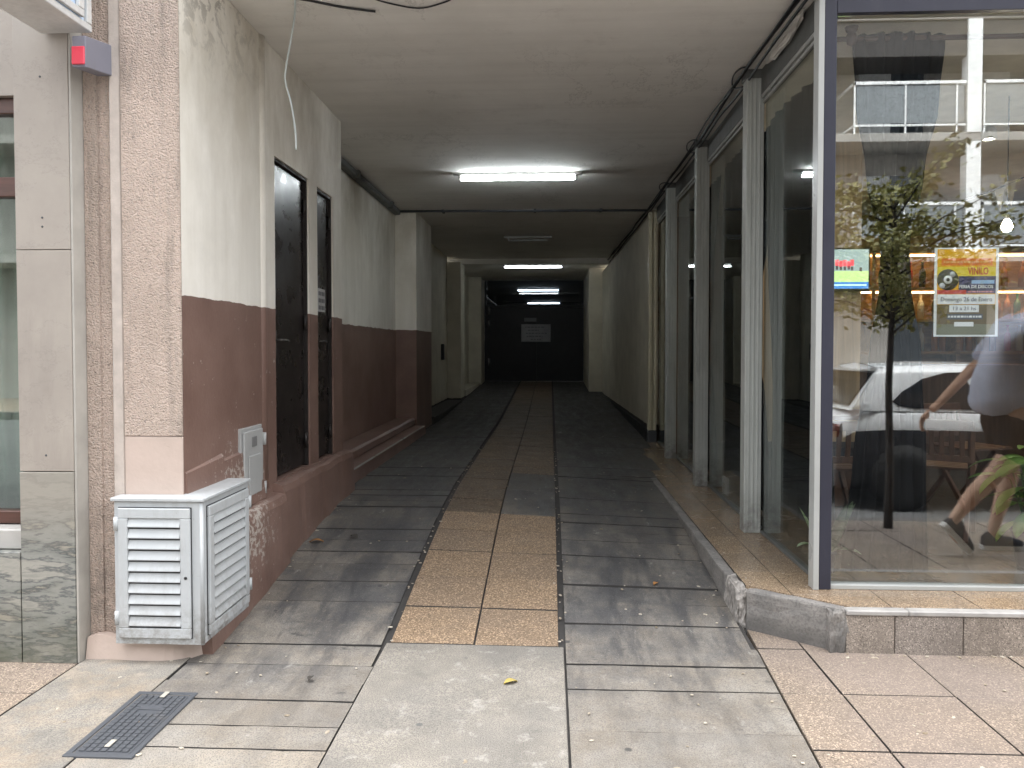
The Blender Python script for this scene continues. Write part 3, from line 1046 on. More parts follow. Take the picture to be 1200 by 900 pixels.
ledge(bm, 4.635, 6.30, 0.598, -1.598, 5.0)
obj('ledge', bm, M_WALL, t)
bm = BM()
pr = [(-1.66, 3.5), (-1.655, 3.9), (-1.655, 4.44)]
for (xa, ya), (xb, yb) in zip(pr, pr[1:]):
    hexa(bm, [(XW - .01, ya, 0.56), (xa + .02, ya, 0.56), (xb + .02, yb, 0.56), (XW - .01, yb, 0.56)], [(XW - .01, ya, 0.86), (xa, ya, 0.845), (xb, yb, 0.87), (XW - .01, yb, 0.90)])
obj('render_fillet', bm, M_SMOOTH if False else M_WALL, t)

def wall_door(D, label, handle_y, notice=False):
    ya, yb, za, zb = D
    bm = BM()
    box(bm, XW - 0.075, XW - 0.035, ya + 0.022, yb - 0.022, za + 0.012, zb - 0.025, 0.003)
    # pressed border of the sheet
    d = obj('door', bm, M_DOOR, t, label=label)
    bm = BM()
    box(bm, XW - 0.09, XW - 0.012, ya + 0.001, ya + 0.02, za + 0.001, zb - 0.001, 0.002)
    box(bm, XW - 0.09, XW - 0.012, yb - 0.02, yb - 0.001, za + 0.001, zb - 0.001, 0.002)
    box(bm, XW - 0.09, XW - 0.012, ya + 0.021, yb - 0.021, zb - 0.022, zb - 0.001, 0.002)
    obj('door_frame', bm, metal_paint('dull_black_frame_paint', (0.022, 0.018, 0.017), 0.6, 0.25, (0.06, 0.05, 0.045)), d)
    for hz in (za + 0.18, lerp(za, zb, 0.5), zb - 0.2):
        bm = BM()
        tube(bm, [(XW - 0.022, yb - 0.03, hz - 0.05), (XW - 0.022, yb - 0.03, hz + 0.05)], 0.011, 8)
        obj('hinge', bm, M_DOOR, d)
    bm = BM()
    box(bm, XW - 0.036, XW - 0.028, handle_y - 0.02, handle_y + 0.02, 1.36, 1.53, 0.003)
    tube(bm, [(XW - 0.03, handle_y, 1.47), (XW + 0.012, handle_y, 1.47), (XW + 0.016, handle_y + 0.03, 1.47), (XW + 0.016, handle_y + 0.1, 1.465)], 0.008, 8)
    obj('handle', bm, simple('tarnished_handle', (0.08, 0.075, 0.07), 0.5, 0.6), d)
    if notice:
        bm = BM()
        box(bm, XW - 0.034, XW - 0.031, 5.69, 5.87, 1.69, 1.86)
        nt = obj('notice', bm, simple('notice_paper', (0.5, 0.5, 0.5), 0.6), d)
        bm = BM()
        for r_ in range(3):
            for c_ in range(4):
                box(bm, XW - 0.0307, XW - 0.03, 5.703 + c_ * 0.04, 5.73 + c_ * 0.04, 1.705 + r_ * 0.052, 1.735 + r_ * 0.052)
        obj('notice_print', bm, simple('notice_ink', (0.12, 0.12, 0.13), 0.6), nt)
    bm = BM()
    box(bm, XW - 0.12, XW - 0.092, ya, yb, za, zb)
    obj('door_backing', bm, M_GATE, d)
wall_door(D1, 'wider glossy black brown door', 4.79)
wall_door(D2, 'narrow glossy black brown door with a small notice', 5.64, True)

# meter box on the wall
t = thing('meter_box', 'tall off white metal meter box door on the chipped brown wall', 'meter box', (XW, 4.28, 0.56))
bm = BM()
box(bm, XW - 0.02, XW + 0.012, 4.115, 4.43, 0.56, 0.985, 0.003)
obj('box_frame', bm, M_GREYBOX, t)
bm = BM()
box(bm, XW + 0.013, XW + 0.026, 4.14, 4.41, 0.585, 0.965, 0.004)
d = obj('box_door', bm, M_GREYBOX, t)
bm = BM()
box(bm, XW + 0.027, XW + 0.033, 4.19, 4.37, 0.61, 0.83, 0.003)
obj('raised_panel', bm, M_GREYBOX, d)
bm = BM()
box(bm, XW + 0.027, XW + 0.03, 4.24, 4.31, 0.875, 0.93, 0.001)
obj('badge', bm, simple('dull_badge', (0.2, 0.2, 0.2), 0.5), d)
for hz in (0.62, 0.90):
    bm = BM()
    tube(bm, [(XW + 0.022, 4.435, hz - 0.035), (XW + 0.022, 4.435, hz + 0.035)], 0.014, 8)
    obj('hinge', bm, M_GREYBOX, t)

# louvred cabinet wrapped round the corner
t = thing('gas_cabinet', 'white louvred metal cabinet wrapped round the foot of the pillar', 'cabinet', (-1.74, 3.5, 0.1))
CX0, CX1, CY0, CY1, CZ0, CZ1 = -1.945, -1.545, 3.40, 3.93, 0.095, 0.738
bm = BM()
box(bm, CX0, CX1, CY0, 3.47, CZ0, CZ1 - 0.003)
box(bm, XW + 0.012, CX1, 3.472, CY1, CZ0 + 0.0, CZ1 - 0.003)
obj('cabinet_body', bm, M_WHITEMET, t)
bm = BM()
prism(bm, [(CX0 - 0.012, 3.475), (CX0 - 0.012, CY0 - 0.014), (CX1 + 0.014, CY0 - 0.014), (CX1 + 0.014, CY1 + 0.008), (XW + 0.004, CY1 + 0.008), (XW + 0.004, 3.475)], CZ1, CZ1 + 0.016)
bmesh.ops.bevel(bm, geom=bm.edges[:], offset=0.003, segments=1, affect='EDGES')
obj('cabinet_top', bm, M_WHITEMET, t)
bm = BM()
tube(bm, [(CX1 - 0.004, CY0 + 0.004, CZ0), (CX1 - 0.004, CY0 + 0.004, CZ1 - 0.003)], 0.009, 10)
obj('corner_post', bm, M_WHITEMET, t)
def louvre_door(front):
    bm = BM()
    if front:
        a0, a1 = CX0 + 0.022, CX1 - 0.05
        P = lambda a, o, z: (a, CY0 - o, z)
    else:
        a0, a1 = CY0 + 0.045, CY1 - 0.025
        P = lambda a, o, z: (CX1 + o, a, z)
    z0, z1 = CZ0 + 0.03, CZ1 - 0.03
    fw = 0.045
    def slab(a, b_, za, zb, o0, o1, bev=0.003):
        p, q = P(a, o0, za), P(b_, o1, zb)
        box(bm, min(p[0], q[0]), max(p[0], q[0]), min(p[1], q[1]), max(p[1], q[1]), za, zb, bev)
    slab(a0, a1, z0, z0 + fw, 0.002, 0.016)
    slab(a0, a1, z1 - fw, z1, 0.002, 0.016)
    slab(a0, a0 + fw, z0 + fw + 0.0005, z1 - fw - 0.0005, 0.002, 0.016)
    slab(a1 - fw, a1, z0 + fw + 0.0005, z1 - fw - 0.0005, 0.002, 0.016)
    d = obj('door_frame', bm, M_WHITEMET, t)
    bm = BM()
    nl = 10
    lz0, lz1 = z0 + fw, z1 - fw
    st = (lz1 - lz0) / nl
    for k in range(nl):
        zb = lz0 + k * st
        # a slat leaning out at its foot: section in (offset, z)
        sec = [(0.0015, zb + st * 0.99), (0.0045, zb + st * 1.0), (0.0175, zb + st * 0.30), (0.0175, zb + st * 0.22), (0.0145, zb + st * 0.20), (0.002, zb + st * 0.86)]
        A = [bm.verts.new(P(a0 + fw + 0.001, o, z)) for o, z in sec]
        B = [bm.verts.new(P(a1 - fw - 0.001, o, z)) for o, z in sec]
        for i in range(len(sec)):
            j = (i + 1) % len(sec)
            bm.faces.new([A[i], A[j], B[j], B[i]])
        bm.faces.new(A[::-1]); bm.faces.new(B)
    obj('louvre_slats', bm, M_WHITEMET, d)
    for hz in (z0 + 0.06, z1 - 0.1):
        bm = BM()
        p = P(a0 - 0.008 if front else a1 + 0.012, 0.012, hz)
        tube(bm, [p, (p[0], p[1], hz + 0.06)], 0.011, 10)
        obj('hinge', bm, M_WHITEMET, d)
    if front:
        bm = BM()
        lathe(bm, [(0.0, -0.02), (0.007, -0.019), (0.007, -0.01)], (a1 - 0.02, CY0, lerp(z0, z1, 0.47)), 12, axis='Y')
        obj('keyhole', bm, M_BLACK, d)
louvre_door(True)
louvre_door(False)
# dark sheet standing in for the shade behind the slats and round the doors
bm = BM()
box(bm, CX0 + 0.0185, CX1 - 0.0465, CY0 - 0.0012, CY0 - 0.0004, CZ0 + 0.0265, CZ1 - 0.0265)
box(bm, CX1 + 0.0004, CX1 + 0.0012, CY0 + 0.0415, CY1 - 0.0215, CZ0 + 0.0265, CZ1 - 0.0265)
obj('slat_shade_sheet', bm, simple('slat_shade_dark', (0.06, 0.06, 0.06), 0.8), t)

# ------------------------------------------------------------------ second part of the left wall, ledge, far piers
XR = -2.04
t = thing('recessed_wall', 'recessed left passage wall, grey white above a dark brown dado, behind the doors', 'wall', (XR, 8.5, 0))
bm = BM()
box(bm, -2.35, XR, 6.238, 10.288, 0.25, ZC - 0.002)
obj('plaster', bm, M_WALL, t)
bm = BM()
box(bm, XR + 0.001, -1.64, 6.305, 10.288, 0.0, 0.40, 0.01)
box(bm, XR + 0.001, -1.78, 6.305, 10.288, 0.402, 0.5, 0.02)
obj('step', bm, M_WALL, t)
bm = BM()
box(bm, -1.652, -1.632, 6.4, 10.1, 0.402, 0.409, 0.001)
obj('step_nosing', bm, M_ALU, t)
t = thing('passage_pier', 'cream and brown pier jutting out where the left wall narrows', 'pier', (-1.9, 10.9, 0))
bm = BM()
box(bm, -2.35, -1.76, 10.29, 11.6, 0.2, ZC - 0.002, 0.003)
obj('plaster', bm, M_WALL, t)
def far_wall():
    n = N('grey_far_plaster')
    x, y, z = n.sep()
    c = n.mix(n.ramp(n.noise(2.4, 6, 0.6), (0.3, 0), (0.7, 1)), (0.641, 0.601, 0.491), (0.496, 0.463, 0.376))
    low = n.math('LESS_THAN', n.math('ADD', z, n.math('MULTIPLY', n.noise(6, 4), 0.03)), 0.44)
    c = n.mix(low, c, (0.05, 0.045, 0.04))
    n.P(color=c, rough=0.8, normal=n.bump(n.noise(14, 5), 0.15, 0.01))
    return n.m
M_FAR = far_wall()
t = thing('rear_wall', 'plain grey wall deep in the passage on the left, beyond the brown pier', 'wall', (XR, 13.5, 0))
bm = BM()
box(bm, -2.35, XR, 11.603, 15.498, 0.2, ZC - 0.002)
obj('plaster', bm, M_FAR, t)
bm = BM()
box(bm, XR + 0.001, -1.72, 11.603, 15.498, 0.2, 0.40, 0.01)
obj('step', bm, M_FAR, t)
bm = BM()
box(bm, XR, XR + 0.05, 14.6, 14.75, 1.2, 1.5, 0.01)
obj('switch_box', bm, M_BLACK, t)
t = thing('beam_pier', 'grey pier under the ceiling beam, left of the dark gate', 'pier', (-1.9, 15.7, 0))
bm = BM()
box(bm, -2.35, -1.77, 15.5, 16.2, 0.2, ZC - 0.102, 0.003)
obj('plaster', bm, M_FAR, t)
t = thing('gate_pier', 'grey green pier holding the left side of the dark gate', 'pier', (-1.9, 20.3, 0))
bm = BM()
box(bm, -2.35, -1.72, 19.6, 20.55, 0.4, ZC - 0.032, 0.003)
obj('plaster', bm, M_FAR, t)
bm = BM()
box(bm, -2.35, XR, 16.203, 19.597, 0.2, ZC - 0.032)
box(bm, XR + 0.001, -1.75, 16.203, 19.597, 0.3, 0.55)
tag(obj('side_wall', bm, M_FAR, loc=(XR, 18, 0.2)), 'darkest stretch of left wall just before the gate', 'wall')
t = thing('gate_post', 'grey pier holding the right side of the dark gate', 'pier', (1.0, 17.8, 0))
bm = BM()
box(bm, 0.87, 1.5, 17.6, 20.55, 0.3, ZC - 0.032, 0.003)
obj('plaster', bm, M_FAR, t)
# right wall
t = thing('plain_wall', 'plain grey plaster wall with dark skirting on the right, past the glass bays', 'wall', (1.3, 13, 0))
bm = BM()
hexa(bm, [(1.275, 10.3, 0.1), (1.6, 10.3, 0.1), (1.6, 17.597, 0.1), (1.16, 17.597, 0.1)], [(1.275, 10.3, ZC - .104), (1.6, 10.3, ZC - .104), (1.6, 17.597, ZC - .104), (1.16, 17.597, ZC - .104)])
box(bm, 1.30, 1.6, 10.3, 15.88, ZC - 0.103, ZC - 0.003)
obj('plaster', bm, M_FAR, t)
bm = BM()
hexa(bm, [(1.255, 10.3, 0.1), (1.274, 10.3, 0.1), (1.159, 17.59, 0.1), (1.14, 17.59, 0.1)], [(1.262, 10.3, 0.37), (1.274, 10.3, 0.37), (1.159, 17.59, 0.42), (1.147, 17.59, 0.42)])
obj('skirting', bm, M_BLACK, t)
t = thing('cream_jamb', 'cream ribbed jamb between the last glass bay and the plain wall', 'jamb', (1.32, 10.2, ZP))
bm = BM()
box(bm, 1.262, 1.31, 10.18, 10.297, 0.36, ZC - 0.06, 0.006)
box(bm, 1.33, 1.37, 10.18, 10.297, 0.36, ZC - 0.06, 0.006)
box(bm, 1.311, 1.329, 10.21, 10.297, 0.36, ZC - 0.06)
obj('jamb_ribs', bm, M_CREAM, t)
bm = BM()
box(bm, 1.258, 1.372, 10.172, 10.297, 0.19, 0.357, 0.004)
obj('jamb_foot', bm, M_DARKSTEEL, t)

# gate
t = thing('passage_gate', 'black sheet metal gate closing the far end of the passage', 'gate', (-0.4, 20.6, 0.55))
bm = BM()
box(bm, -1.718, -0.36, 20.58, 20.62, 0.56, 2.48, 0.004)
obj('gate_leaf', bm, M_GATE, t)
bm = BM()
box(bm, -0.355, 0.868, 20.58, 20.62, 0.56, 2.48, 0.004)
obj('gate_leaf', bm, M_GATE, t)
bm = BM()
box(bm, -1.718, 0.868, 20.56, 20.64, 2.483, 2.55, 0.004)
box(bm, -1.718, -1.66, 20.56, 20.578, 0.56, 2.48, 0.003)
box(bm, -1.718, -1.66, 20.56, 20.64, 2.553, 3.19, 0.003)
obj('gate_frame', bm, M_GATE, t)
bm = BM()
box(bm, -1.655, 0.868, 20.6, 20.606, 2.553, 3.19)
obj('transom_pane', bm, glass_mat('tinted_transom_glass', 0.05, (0.55, 0.58, 0.62)), t)  # tinted pane, darkens the view over the gate
for hz in (2.3, 1.95, 0.95):
    bm = BM()
    tube(bm, [(-1.6, 20.555, hz), (-1.6, 20.555, hz + 0.2)], 0.03, 8)
    obj('hinge', bm, M_STEEL, t)
t = thing('notice_board', 'pale grey notice board fixed on the black gate', 'notice', (-0.37, 20.57, 1.6))
bm = BM()
box(bm, -0.755, 0.01, 20.55, 20.577, 1.585, 2.045, 0.004)
obj('board', bm, simple('notice_white', (0.3, 0.3, 0.315), 0.6), t)
bm = BM()
for k, (a, b_) in enumerate(((0.1, 0.85), (0.2, 0.6), (0.12, 0.9), (0.15, 0.75), (0.3, 0.7))):
    z = 1.97 - k * 0.08
    u = a
    while u < b_:
        w_ = random.uniform(0.05, 0.12)
        box(bm, lerp(-0.72, -0.02, u), lerp(-0.72, -0.02, min(b_, u + w_)), 20.546, 20.5495, z - 0.015, z + 0.012)
        u += w_ + 0.03
obj('print', bm, simple('faint_print', (0.16, 0.16, 0.17), 0.7), t)
bm = BM()
box(bm, -0.68, -0.36, 20.565, 20.578, 2.115, 2.215, 0.003)
tag(obj('name_plate', bm, simple('dull_plate', (0.14, 0.14, 0.145), 0.5), loc=(-0.5, 20.57, 2.16)), 'small dull plate above the pale notice board on the gate', 'plate')

# the passage beyond the gate
bm = BM()
box(bm, -2.5, -2.2, 20.65, 34.5, 0.3, ZC - 0.032)
box(bm, 1.3, 1.6, 20.65, 34.5, 0.3, ZC - 0.032)
box(bm, -2.2, 1.3, 34.2, 34.5, 0.3, ZC - 0.032)
box(bm, -2.2, 1.3, 20.65, 34.2, ZC - 0.03, 3.5)
M_GLOOM = simple('gloom_plaster', (0.05, 0.052, 0.058), 0.85)  # dark colour stands in for the unlit space behind the gate
tag(obj('garage_wall', bm, M_GLOOM, loc=(0, 27, 0.3)), 'garage walls and ceiling, gloom put into their dark colour, seen over the top of the black gate', 'wall')

# ------------------------------------------------------------------ tube lamps
M_TUBE = emit('fluorescent_tube', (0.9, 0.97, 1.0), 11.0)
M_TUBEFAR = emit('dimmer_fluorescent_tube', (0.9, 0.97, 1.0), 5.0)
M_TUBEOFF = simple('dull_tube_glass', (0.45, 0.46, 0.46), 0.3)
def tube_lamp(x, y, z, L, lit, label, single=True):
    t = thing('tube_lamp', label, 'lamp', (x, y, z), 'tube lamps along the passage ceiling')
    bm = BM()
    box(bm, x - L / 2 - 0.08, x + L / 2 + 0.08, y - 0.012, y + 0.05, z - 0.03, z - 0.002, 0.004)
    obj('fixture', bm, M_GREYBOX, t)
    for s in (-1, 1):
        bm = BM()
        box(bm, x + s * (L / 2 + 0.012) - 0.012, x + s * (L / 2 + 0.012) + 0.012, y - 0.012, y + 0.03, z - 0.078, z - 0.031, 0.004)
        obj('lamp_holder', bm, M_GREYBOX, t)
    bm = BM()
    tube(bm, [(x - L / 2, y + 0.01, z - 0.066), (x + L / 2, y + 0.01, z - 0.066)], 0.0145, 12)
    obj('tube', bm, (M_TUBE if y < 10 else M_TUBEFAR) if lit else M_TUBEOFF, t)
tube_lamp(-0.335, 8.1, ZC, 1.17, True, 'nearest and largest lit tube lamp on the ceiling')
tube_lamp(-0.36, 12.7, ZC, 0.6, False, 'short unlit lamp between the two lit tubes on the passage ceiling')
tube_lamp(-0.36, 16.6, ZC - 0.03, 1.2, True, 'lit tube lamp just past the ceiling beam')
tube_lamp(-0.36, 23.3, ZC - 0.03, 1.2, True, 'upper one of the two lit tubes seen over the gate')
tube_lamp(-0.25, 30.0, ZC - 0.03, 1.2, True, 'lower, smaller one of the two lit tubes seen over the gate')

# ------------------------------------------------------------------ pipes, cables
bm = BM()
tube(bm, [(-2.03, 10.25, ZC - 0.014), (1.26, 10.33, ZC - 0.014)], 0.016, 8)
for x in (-1.4, -0.2, 0.65):
    box(bm, x - 0.015, x + 0.015, 10.22, 10.34, ZC - 0.034, ZC - 0.001)
tag(obj('conduit', bm, M_DARKSTEEL, loc=(-0.4, 10.3, ZC)), 'grey conduit crossing the ceiling behind the nearest lit tube', 'conduit')
bm = BM()
box(bm, -2.038, -1.95, 6.24, 10.2, ZC - 0.07, ZC - 0.003, 0.01)
for y in (6.25, 7.9, 9.6):
    box(bm, -1.99, -1.925, y, y + 0.06, ZC - 0.09, ZC - 0.002, 0.008)
tag(obj('cable_duct', bm, M_HEAD, loc=(-2.0, 8, ZC)), 'dark cable duct along the top of the recessed left wall', 'cable duct')

def sag_cable(name, pts, r, mat, label, cat='cable', loc=None):
    # resample with catmull-rom
    P = [Vector(p) for p in pts]
    out = []
    for i in range(len(P) - 1):
        p0, p1, p2, p3 = P[max(i - 1, 0)], P[i], P[i + 1], P[min(i + 2, len(P) - 1)]
        for k in range(6):
            s = k / 6
            out.append(0.5 * ((2 * p1) + (-p0 + p2) * s + (2 * p0 - 5 * p1 + 4 * p2 - p3) * s * s + (-p0 + 3 * p1 - 3 * p2 + p3) * s ** 3))
    out.append(P[-1])
    bm = BM()
    tube(bm, out, r, 6)
    return tag(obj(name, bm, mat, loc=loc or pts[0]), label, cat)
sag_cable('loose_wire', [(-1.31, 4.02, ZC - 0.004), (-1.37, 4.2, ZC - 0.01), (-1.42, 4.3, 3.145), (-1.455, 4.3, 2.96), (-1.46, 4.31, 2.88), (-1.428, 4.3, 2.773), (-1.405, 4.3, 2.62), (-1.401, 4.3, 2.516)], 0.0055, M_WIRE, 'pale loose wire hanging down from the ceiling near the left wall', 'wire')
sag_cable('ceiling_wire', [(-1.34, 4.02, ZC - 0.006), (-1.257, 4.056, ZC - 0.006), (-1.1, 4.14, ZC - 0.008), (-0.932, 4.195, ZC - 0.012)], 0.006, M_BLACK, 'short dark wire end lying against the ceiling', 'wire')
sag_cable('wire_loop', [(-0.92, 4.04, ZC - 0.005), (-0.86, 4.10, ZC - 0.006), (-0.7, 4.175, ZC - 0.008), (-0.56, 4.12, ZC - 0.006), (-0.49, 4.06, ZC - 0.005)], 0.004, M_BLACK, 'thin curved wire loop on the ceiling at the top of the picture', 'wire')
for k, (dx, dz, r) in enumerate(((0.0, 0.0, 0.012), (0.024, -0.03, 0.009), (-0.02, -0.004, 0.006))):
    pts = []
    y = 3.9
    while y < 17:
        pts.append((1.255 - 0.01 * max(0, y - 10) * 1.5 + dx + random.uniform(-0.012, 0.012), y, ZC - 0.03 + dz + random.uniform(-0.016, 0.012)))
        y += random.uniform(0.5, 0.9)
    sag_cable('cable_run', pts, r, M_BLACK, ('thickest black cable of the bundle running along the ceiling above the glass bays', 'lower thin black cable of the bundle above the glass bays', 'thinnest black cable lying against the ceiling beside the bundle')[k])
for k, (yy, n_) in enumerate(((5.1, 'nearest'), (6.85, 'middle'), (8.6, 'farther'))):
    pts = [(1.25, yy, ZC - 0.02), (1.20, yy + 0.05, ZC - 0.012), (1.17, yy + 0.16, ZC - 0.012), (1.20, yy + 0.3, ZC - 0.02), (1.25, yy + 0.35, ZC - 0.04), (1.28, yy + 0.2, ZC - 0.08)]
    sag_cable('cable_loop', [(lerp(1.25, q[0], 0.6), q[1], q[2]) for q in pts], 0.005, M_BLACK, f'{n_} small slack loop of black cable at the head of a grey post')['group'] = 'slack cable loops over the posts'

# ------------------------------------------------------------------ shop plinth
t = thing('shop_plinth', 'low plinth under the glass front with beige terrazzo top and chipped concrete kerb', 'plinth', (1.2, 4.5, 0))
XK = 0.945
KPOLY = [(XK, 10.3), (XK, 4.14), (0.985, 3.985), (1.375, 3.685), (9.0, 3.685)]
def inset(poly, d):
    out = []
    for i, (x, y) in enumerate(poly):
        ns = []
        for a, b_ in ((i - 1, i), (i, i + 1)):
            if a < 0 or b_ >= len(poly): continue
            dx, dy = poly[b_][0] - poly[a][0], poly[b_][1] - poly[a][1]
            l = math.hypot(dx, dy)
            ns.append((-dy / l, dx / l))
        nx_ = sum(n_[0] for n_ in ns) / len(ns); ny_ = sum(n_[1] for n_ in ns) / len(ns)
        l2 = nx_ * nx_ + ny_ * ny_
        out.append((x + nx_ / l2 * d, y + ny_ / l2 * d))
    return out
KIN = inset(KPOLY, 0.06)
bm = BM()
def kerb_seg(bm, p, q, pi, qi, n=1, gap=0.003):
    for k in range(n):
        a, b_ = k / n, (k + 1) / n
        L = math.hypot(q[0] - p[0], q[1] - p[1])
        a += gap / L; b_ -= gap / L
        A = [lerp(p[0], q[0], a), lerp(p[1], q[1], a)]; B = [lerp(p[0], q[0], b_), lerp(p[1], q[1], b_)]
        C = [lerp(pi[0], qi[0], b_), lerp(pi[1], qi[1], b_)]; D = [lerp(pi[0], qi[0], a), lerp(pi[1], qi[1], a)]
        tt = BM()
        hexa(tt, [(*A, -0.03), (*B, -0.03), (*C, -0.03), (*D, -0.03)], [(*A, ZP - 0.002), (*B, ZP - 0.002), (*C, ZP - 0.002), (*D, ZP - 0.002)])
        bmesh.ops.recalc_face_normals(tt, faces=tt.faces)
        bmesh.ops.bevel(tt, geom=tt.edges[:], offset=0.012, segments=2, affect='EDGES', profile=0.6)
        bmesh.ops.subdivide_edges(tt, edges=[e for e in tt.edges if e.calc_length() > 0.12], cuts=5, use_grid_fill=True)
        for v in tt.verts:
            w = 0.006 * mnoise.noise(v.co * 9) + 0.004 * mnoise.noise(v.co * 30)
            v.co.x += w; v.co.y += w * 0.6; v.co.z += w * 0.3
        merge(bm, tt)
kerb_seg(bm, (XK, 10.3), (XK, 4.28), (XK + 0.06, 10.3), (XK + 0.06, 4.28), 6)
kerb_seg(bm, KPOLY[2], KPOLY[3], KIN[2], KIN[3], 1)
obj('kerb', bm, M_KERB, t, smooth=False)
# broken corner: rough lump of exposed pale aggregate
bm = BM()
bmesh.ops.create_icosphere(bm, subdivisions=4, radius=1.0)
for v in bm.verts:
    d = v.co.normalized()
    k = 1 + 0.16 * mnoise.noise(d * 2.2) + 0.1 * mnoise.noise(d * 6) + 0.05 * mnoise.noise(d * 15)
    v.co = Vector((1.0 + max(-0.9, min(0.9, d.x * 1.3)) * 0.055 * k, 4.14 + max(-0.9, min(0.9, d.y * 1.3)) * 0.16 * k, 0.085 + max(-0.95, min(0.92, d.z * 1.3)) * 0.118 * k))
obj('broken_corner', bm, simple('exposed_aggregate', (0.3, 0.28, 0.26), 0.95, var=0.55, scale=28, bump=0.9, bscale=60), t)
bm = BM()
bmesh.ops.create_icosphere(bm, subdivisions=4, radius=1.0)
for v in bm.verts:
    d = v.co.normalized()
    k = 1 + 0.14 * mnoise.noise(d * 2.5 + Vector((7, 0, 0))) + 0.1 * mnoise.noise(d * 7) + 0.05 * mnoise.noise(d * 16)
    cl = lambda q: max(-0.85, min(0.85, q * 1.25))
    v.co = Vector((1.345 + cl(d.x) * 0.05 * k, 3.735 + cl(d.y) * 0.055 * k, 0.08 + cl(d.z) * 0.13 * k))
obj('crumbled_corner', bm, M_KERB, t)
bm = BM()
xs = [1.377, 1.60] + [1.60 + 0.31 * k for k in range(1, 20)]
for a, b_ in zip(xs, xs[1:]):
    box(bm, a + 0.002, b_ - 0.002, 3.687, 3.74, -0.03, ZP - 0.028, 0.004)
obj('kerb_facing', bm, terrazzo('grey_brown_facing_tile', (0.253, 0.222, 0.192), (0.330, 0.290, 0.253), 0.6, 0.8, 210), t)
bm = BM()
for a, b_ in zip([1.377, 1.66, 2.28, 2.9, 3.5, 4.2, 5, 6], [1.66, 2.28, 2.9, 3.5, 4.2, 5, 6, 7]):
    box(bm, a + 0.001, b_ - 0.001, 3.68, 3.735, ZP - 0.026, ZP - 0.001, 0.005)
obj('edging', bm, simple('pale_edging_stone', (0.38, 0.365, 0.35), 0.55, var=0.2, scale=9, bump=0.2), t)
bm = BM()
slabs(bm, [1.003] + [1.195 + 0.41 * k for k in range(0, 14)], [3.52, 3.905, 4.3, 4.7, 5.1, 5.5, 5.9, 6.3, 6.7, 7.1, 7.5, 7.9, 8.3, 8.7, 9.1, 9.5, 9.9, 10.3], lambda x, y: ZP, 0.004, th=0.19, jit=0.0006, bev=0.001,
      clips=[((KIN[2][0] + .004, KIN[2][1] + .004, 0), ((KIN[3][1] - KIN[2][1]), -(KIN[3][0] - KIN[2][0]), 0)), ((0, 3.737, 0), (0, -1, 0))])
obj('terrazzo_top', bm, [M_PLINTH, M_JOINT], t)

# ------------------------------------------------------------------ cafe: shell
XG = 1.392   # side glass plane
YG = 4.03    # front glass plane
M_BEIGE = simple('warm_cafe_plaster', (0.47, 0.41, 0.33), 0.8, bump=0.1, bscale=20)
M_CAFEW = wood('cafe_wall_wood', (0.13, 0.075, 0.045), 0.7, 0.5, 2)
t = thing('cafe_interior', 'beige and timber room of the cafe behind the glass', 'room', (4, 7, ZP))
bm = BM()
slabs(bm, [1.42 + 0.6 * k for k in range(0, 12)], [4.06 + 0.6 * k for k in range(0, 11)], lambda x, y: ZP + 0.012, 0.004, th=0.1, jit=0.0003, bev=0.001)
obj('floor_tiles', bm, simple('grey_brown_floor_tile', (0.13, 0.122, 0.11), 0.16, var=0.15, scale=3), t)
bm = BM()
box(bm, 1.47, 8.6, 4.1, 10.6, 3.12, 3.22)
obj('room_ceiling', bm, simple('cream_room_ceiling', (0.8, 0.74, 0.63), 0.85), t)
bm = BM()
box(bm, 1.4, 8.6, 10.3, 10.5, ZP, 3.12)
box(bm, 8.4, 8.6, 4.1, 10.3, ZP, 3.12)
obj('room_wall', bm, M_CAFEW, t)
bm = BM()
box(bm, 1.75, 2.56, 6.62, 7.2, ZP + 0.013, 3.118, 0.004)
obj('timber_column', bm, wood('pale_plywood', (0.42, 0.3, 0.17), 0.5, 0.5, 2), t)
bm = BM()
box(bm, 4.6, 8.4, 6.4, 6.6, 2.35, 3.118)
obj('bulkhead', bm, M_BEIGE, t)

# ------------------------------------------------------------------ shopfront
t = thing('shopfront', 'glass cafe front with a slate violet corner mullion and grey green posts', 'shopfront', (1.38, 4.03, ZP))
bm = BM()
box(bm, 1.352, 1.412, 3.99, 4.028, ZP, 3.224, 0.002)
p = obj('corner_mullion', bm, M_NAVY, t)
bm = BM()
box(bm, 1.322, 1.3505, 3.984, 4.06, ZP, 3.224, 0.002)
obj('mullion_cover', bm, M_ALU, p)
bm = BM()
box(bm, 1.413, 8.5, 3.99, 4.028, 3.072, 3.6, 0.002)
obj('header', bm, M_NAVY, t)
bm = BM()
box(bm, 1.413, 8.5, 4.0, 4.06, ZP, ZP + 0.022, 0.002)
obj('bottom_rail', bm, M_ALU, t)
bm = BM()
box(bm, 1.413, 4.6, YG, YG + 0.008, ZP + 0.022, 3.072)
obj('pane', bm, M_GLASSF, t, label='large front pane with the poster')
bm = BM()
box(bm, 4.6, 4.66, 3.99, 4.06, ZP + 0.023, 3.071)
obj('mullion', bm, M_NAVY, t)
bm = BM()
box(bm, 4.66, 8.5, YG, YG + 0.008, ZP + 0.022, 3.072)
obj('pane', bm, M_GLASSF, t)
posts = [5.2, 6.94, 8.68]
def post(y):
    bm = BM()
    # fluted post: a box with two shallow ribs on the street side
    box(bm, 1.272, 1.384, y, y + 0.11, ZP, ZC - 0.002, 0.004)
    for x in (1.30, 1.328, 1.356):
        box(bm, x - 0.006, x + 0.006, y - 0.004, y + 0.001, ZP + 0.02, ZC - 0.04, 0.0015)
    return obj('post', bm, M_POST, t)
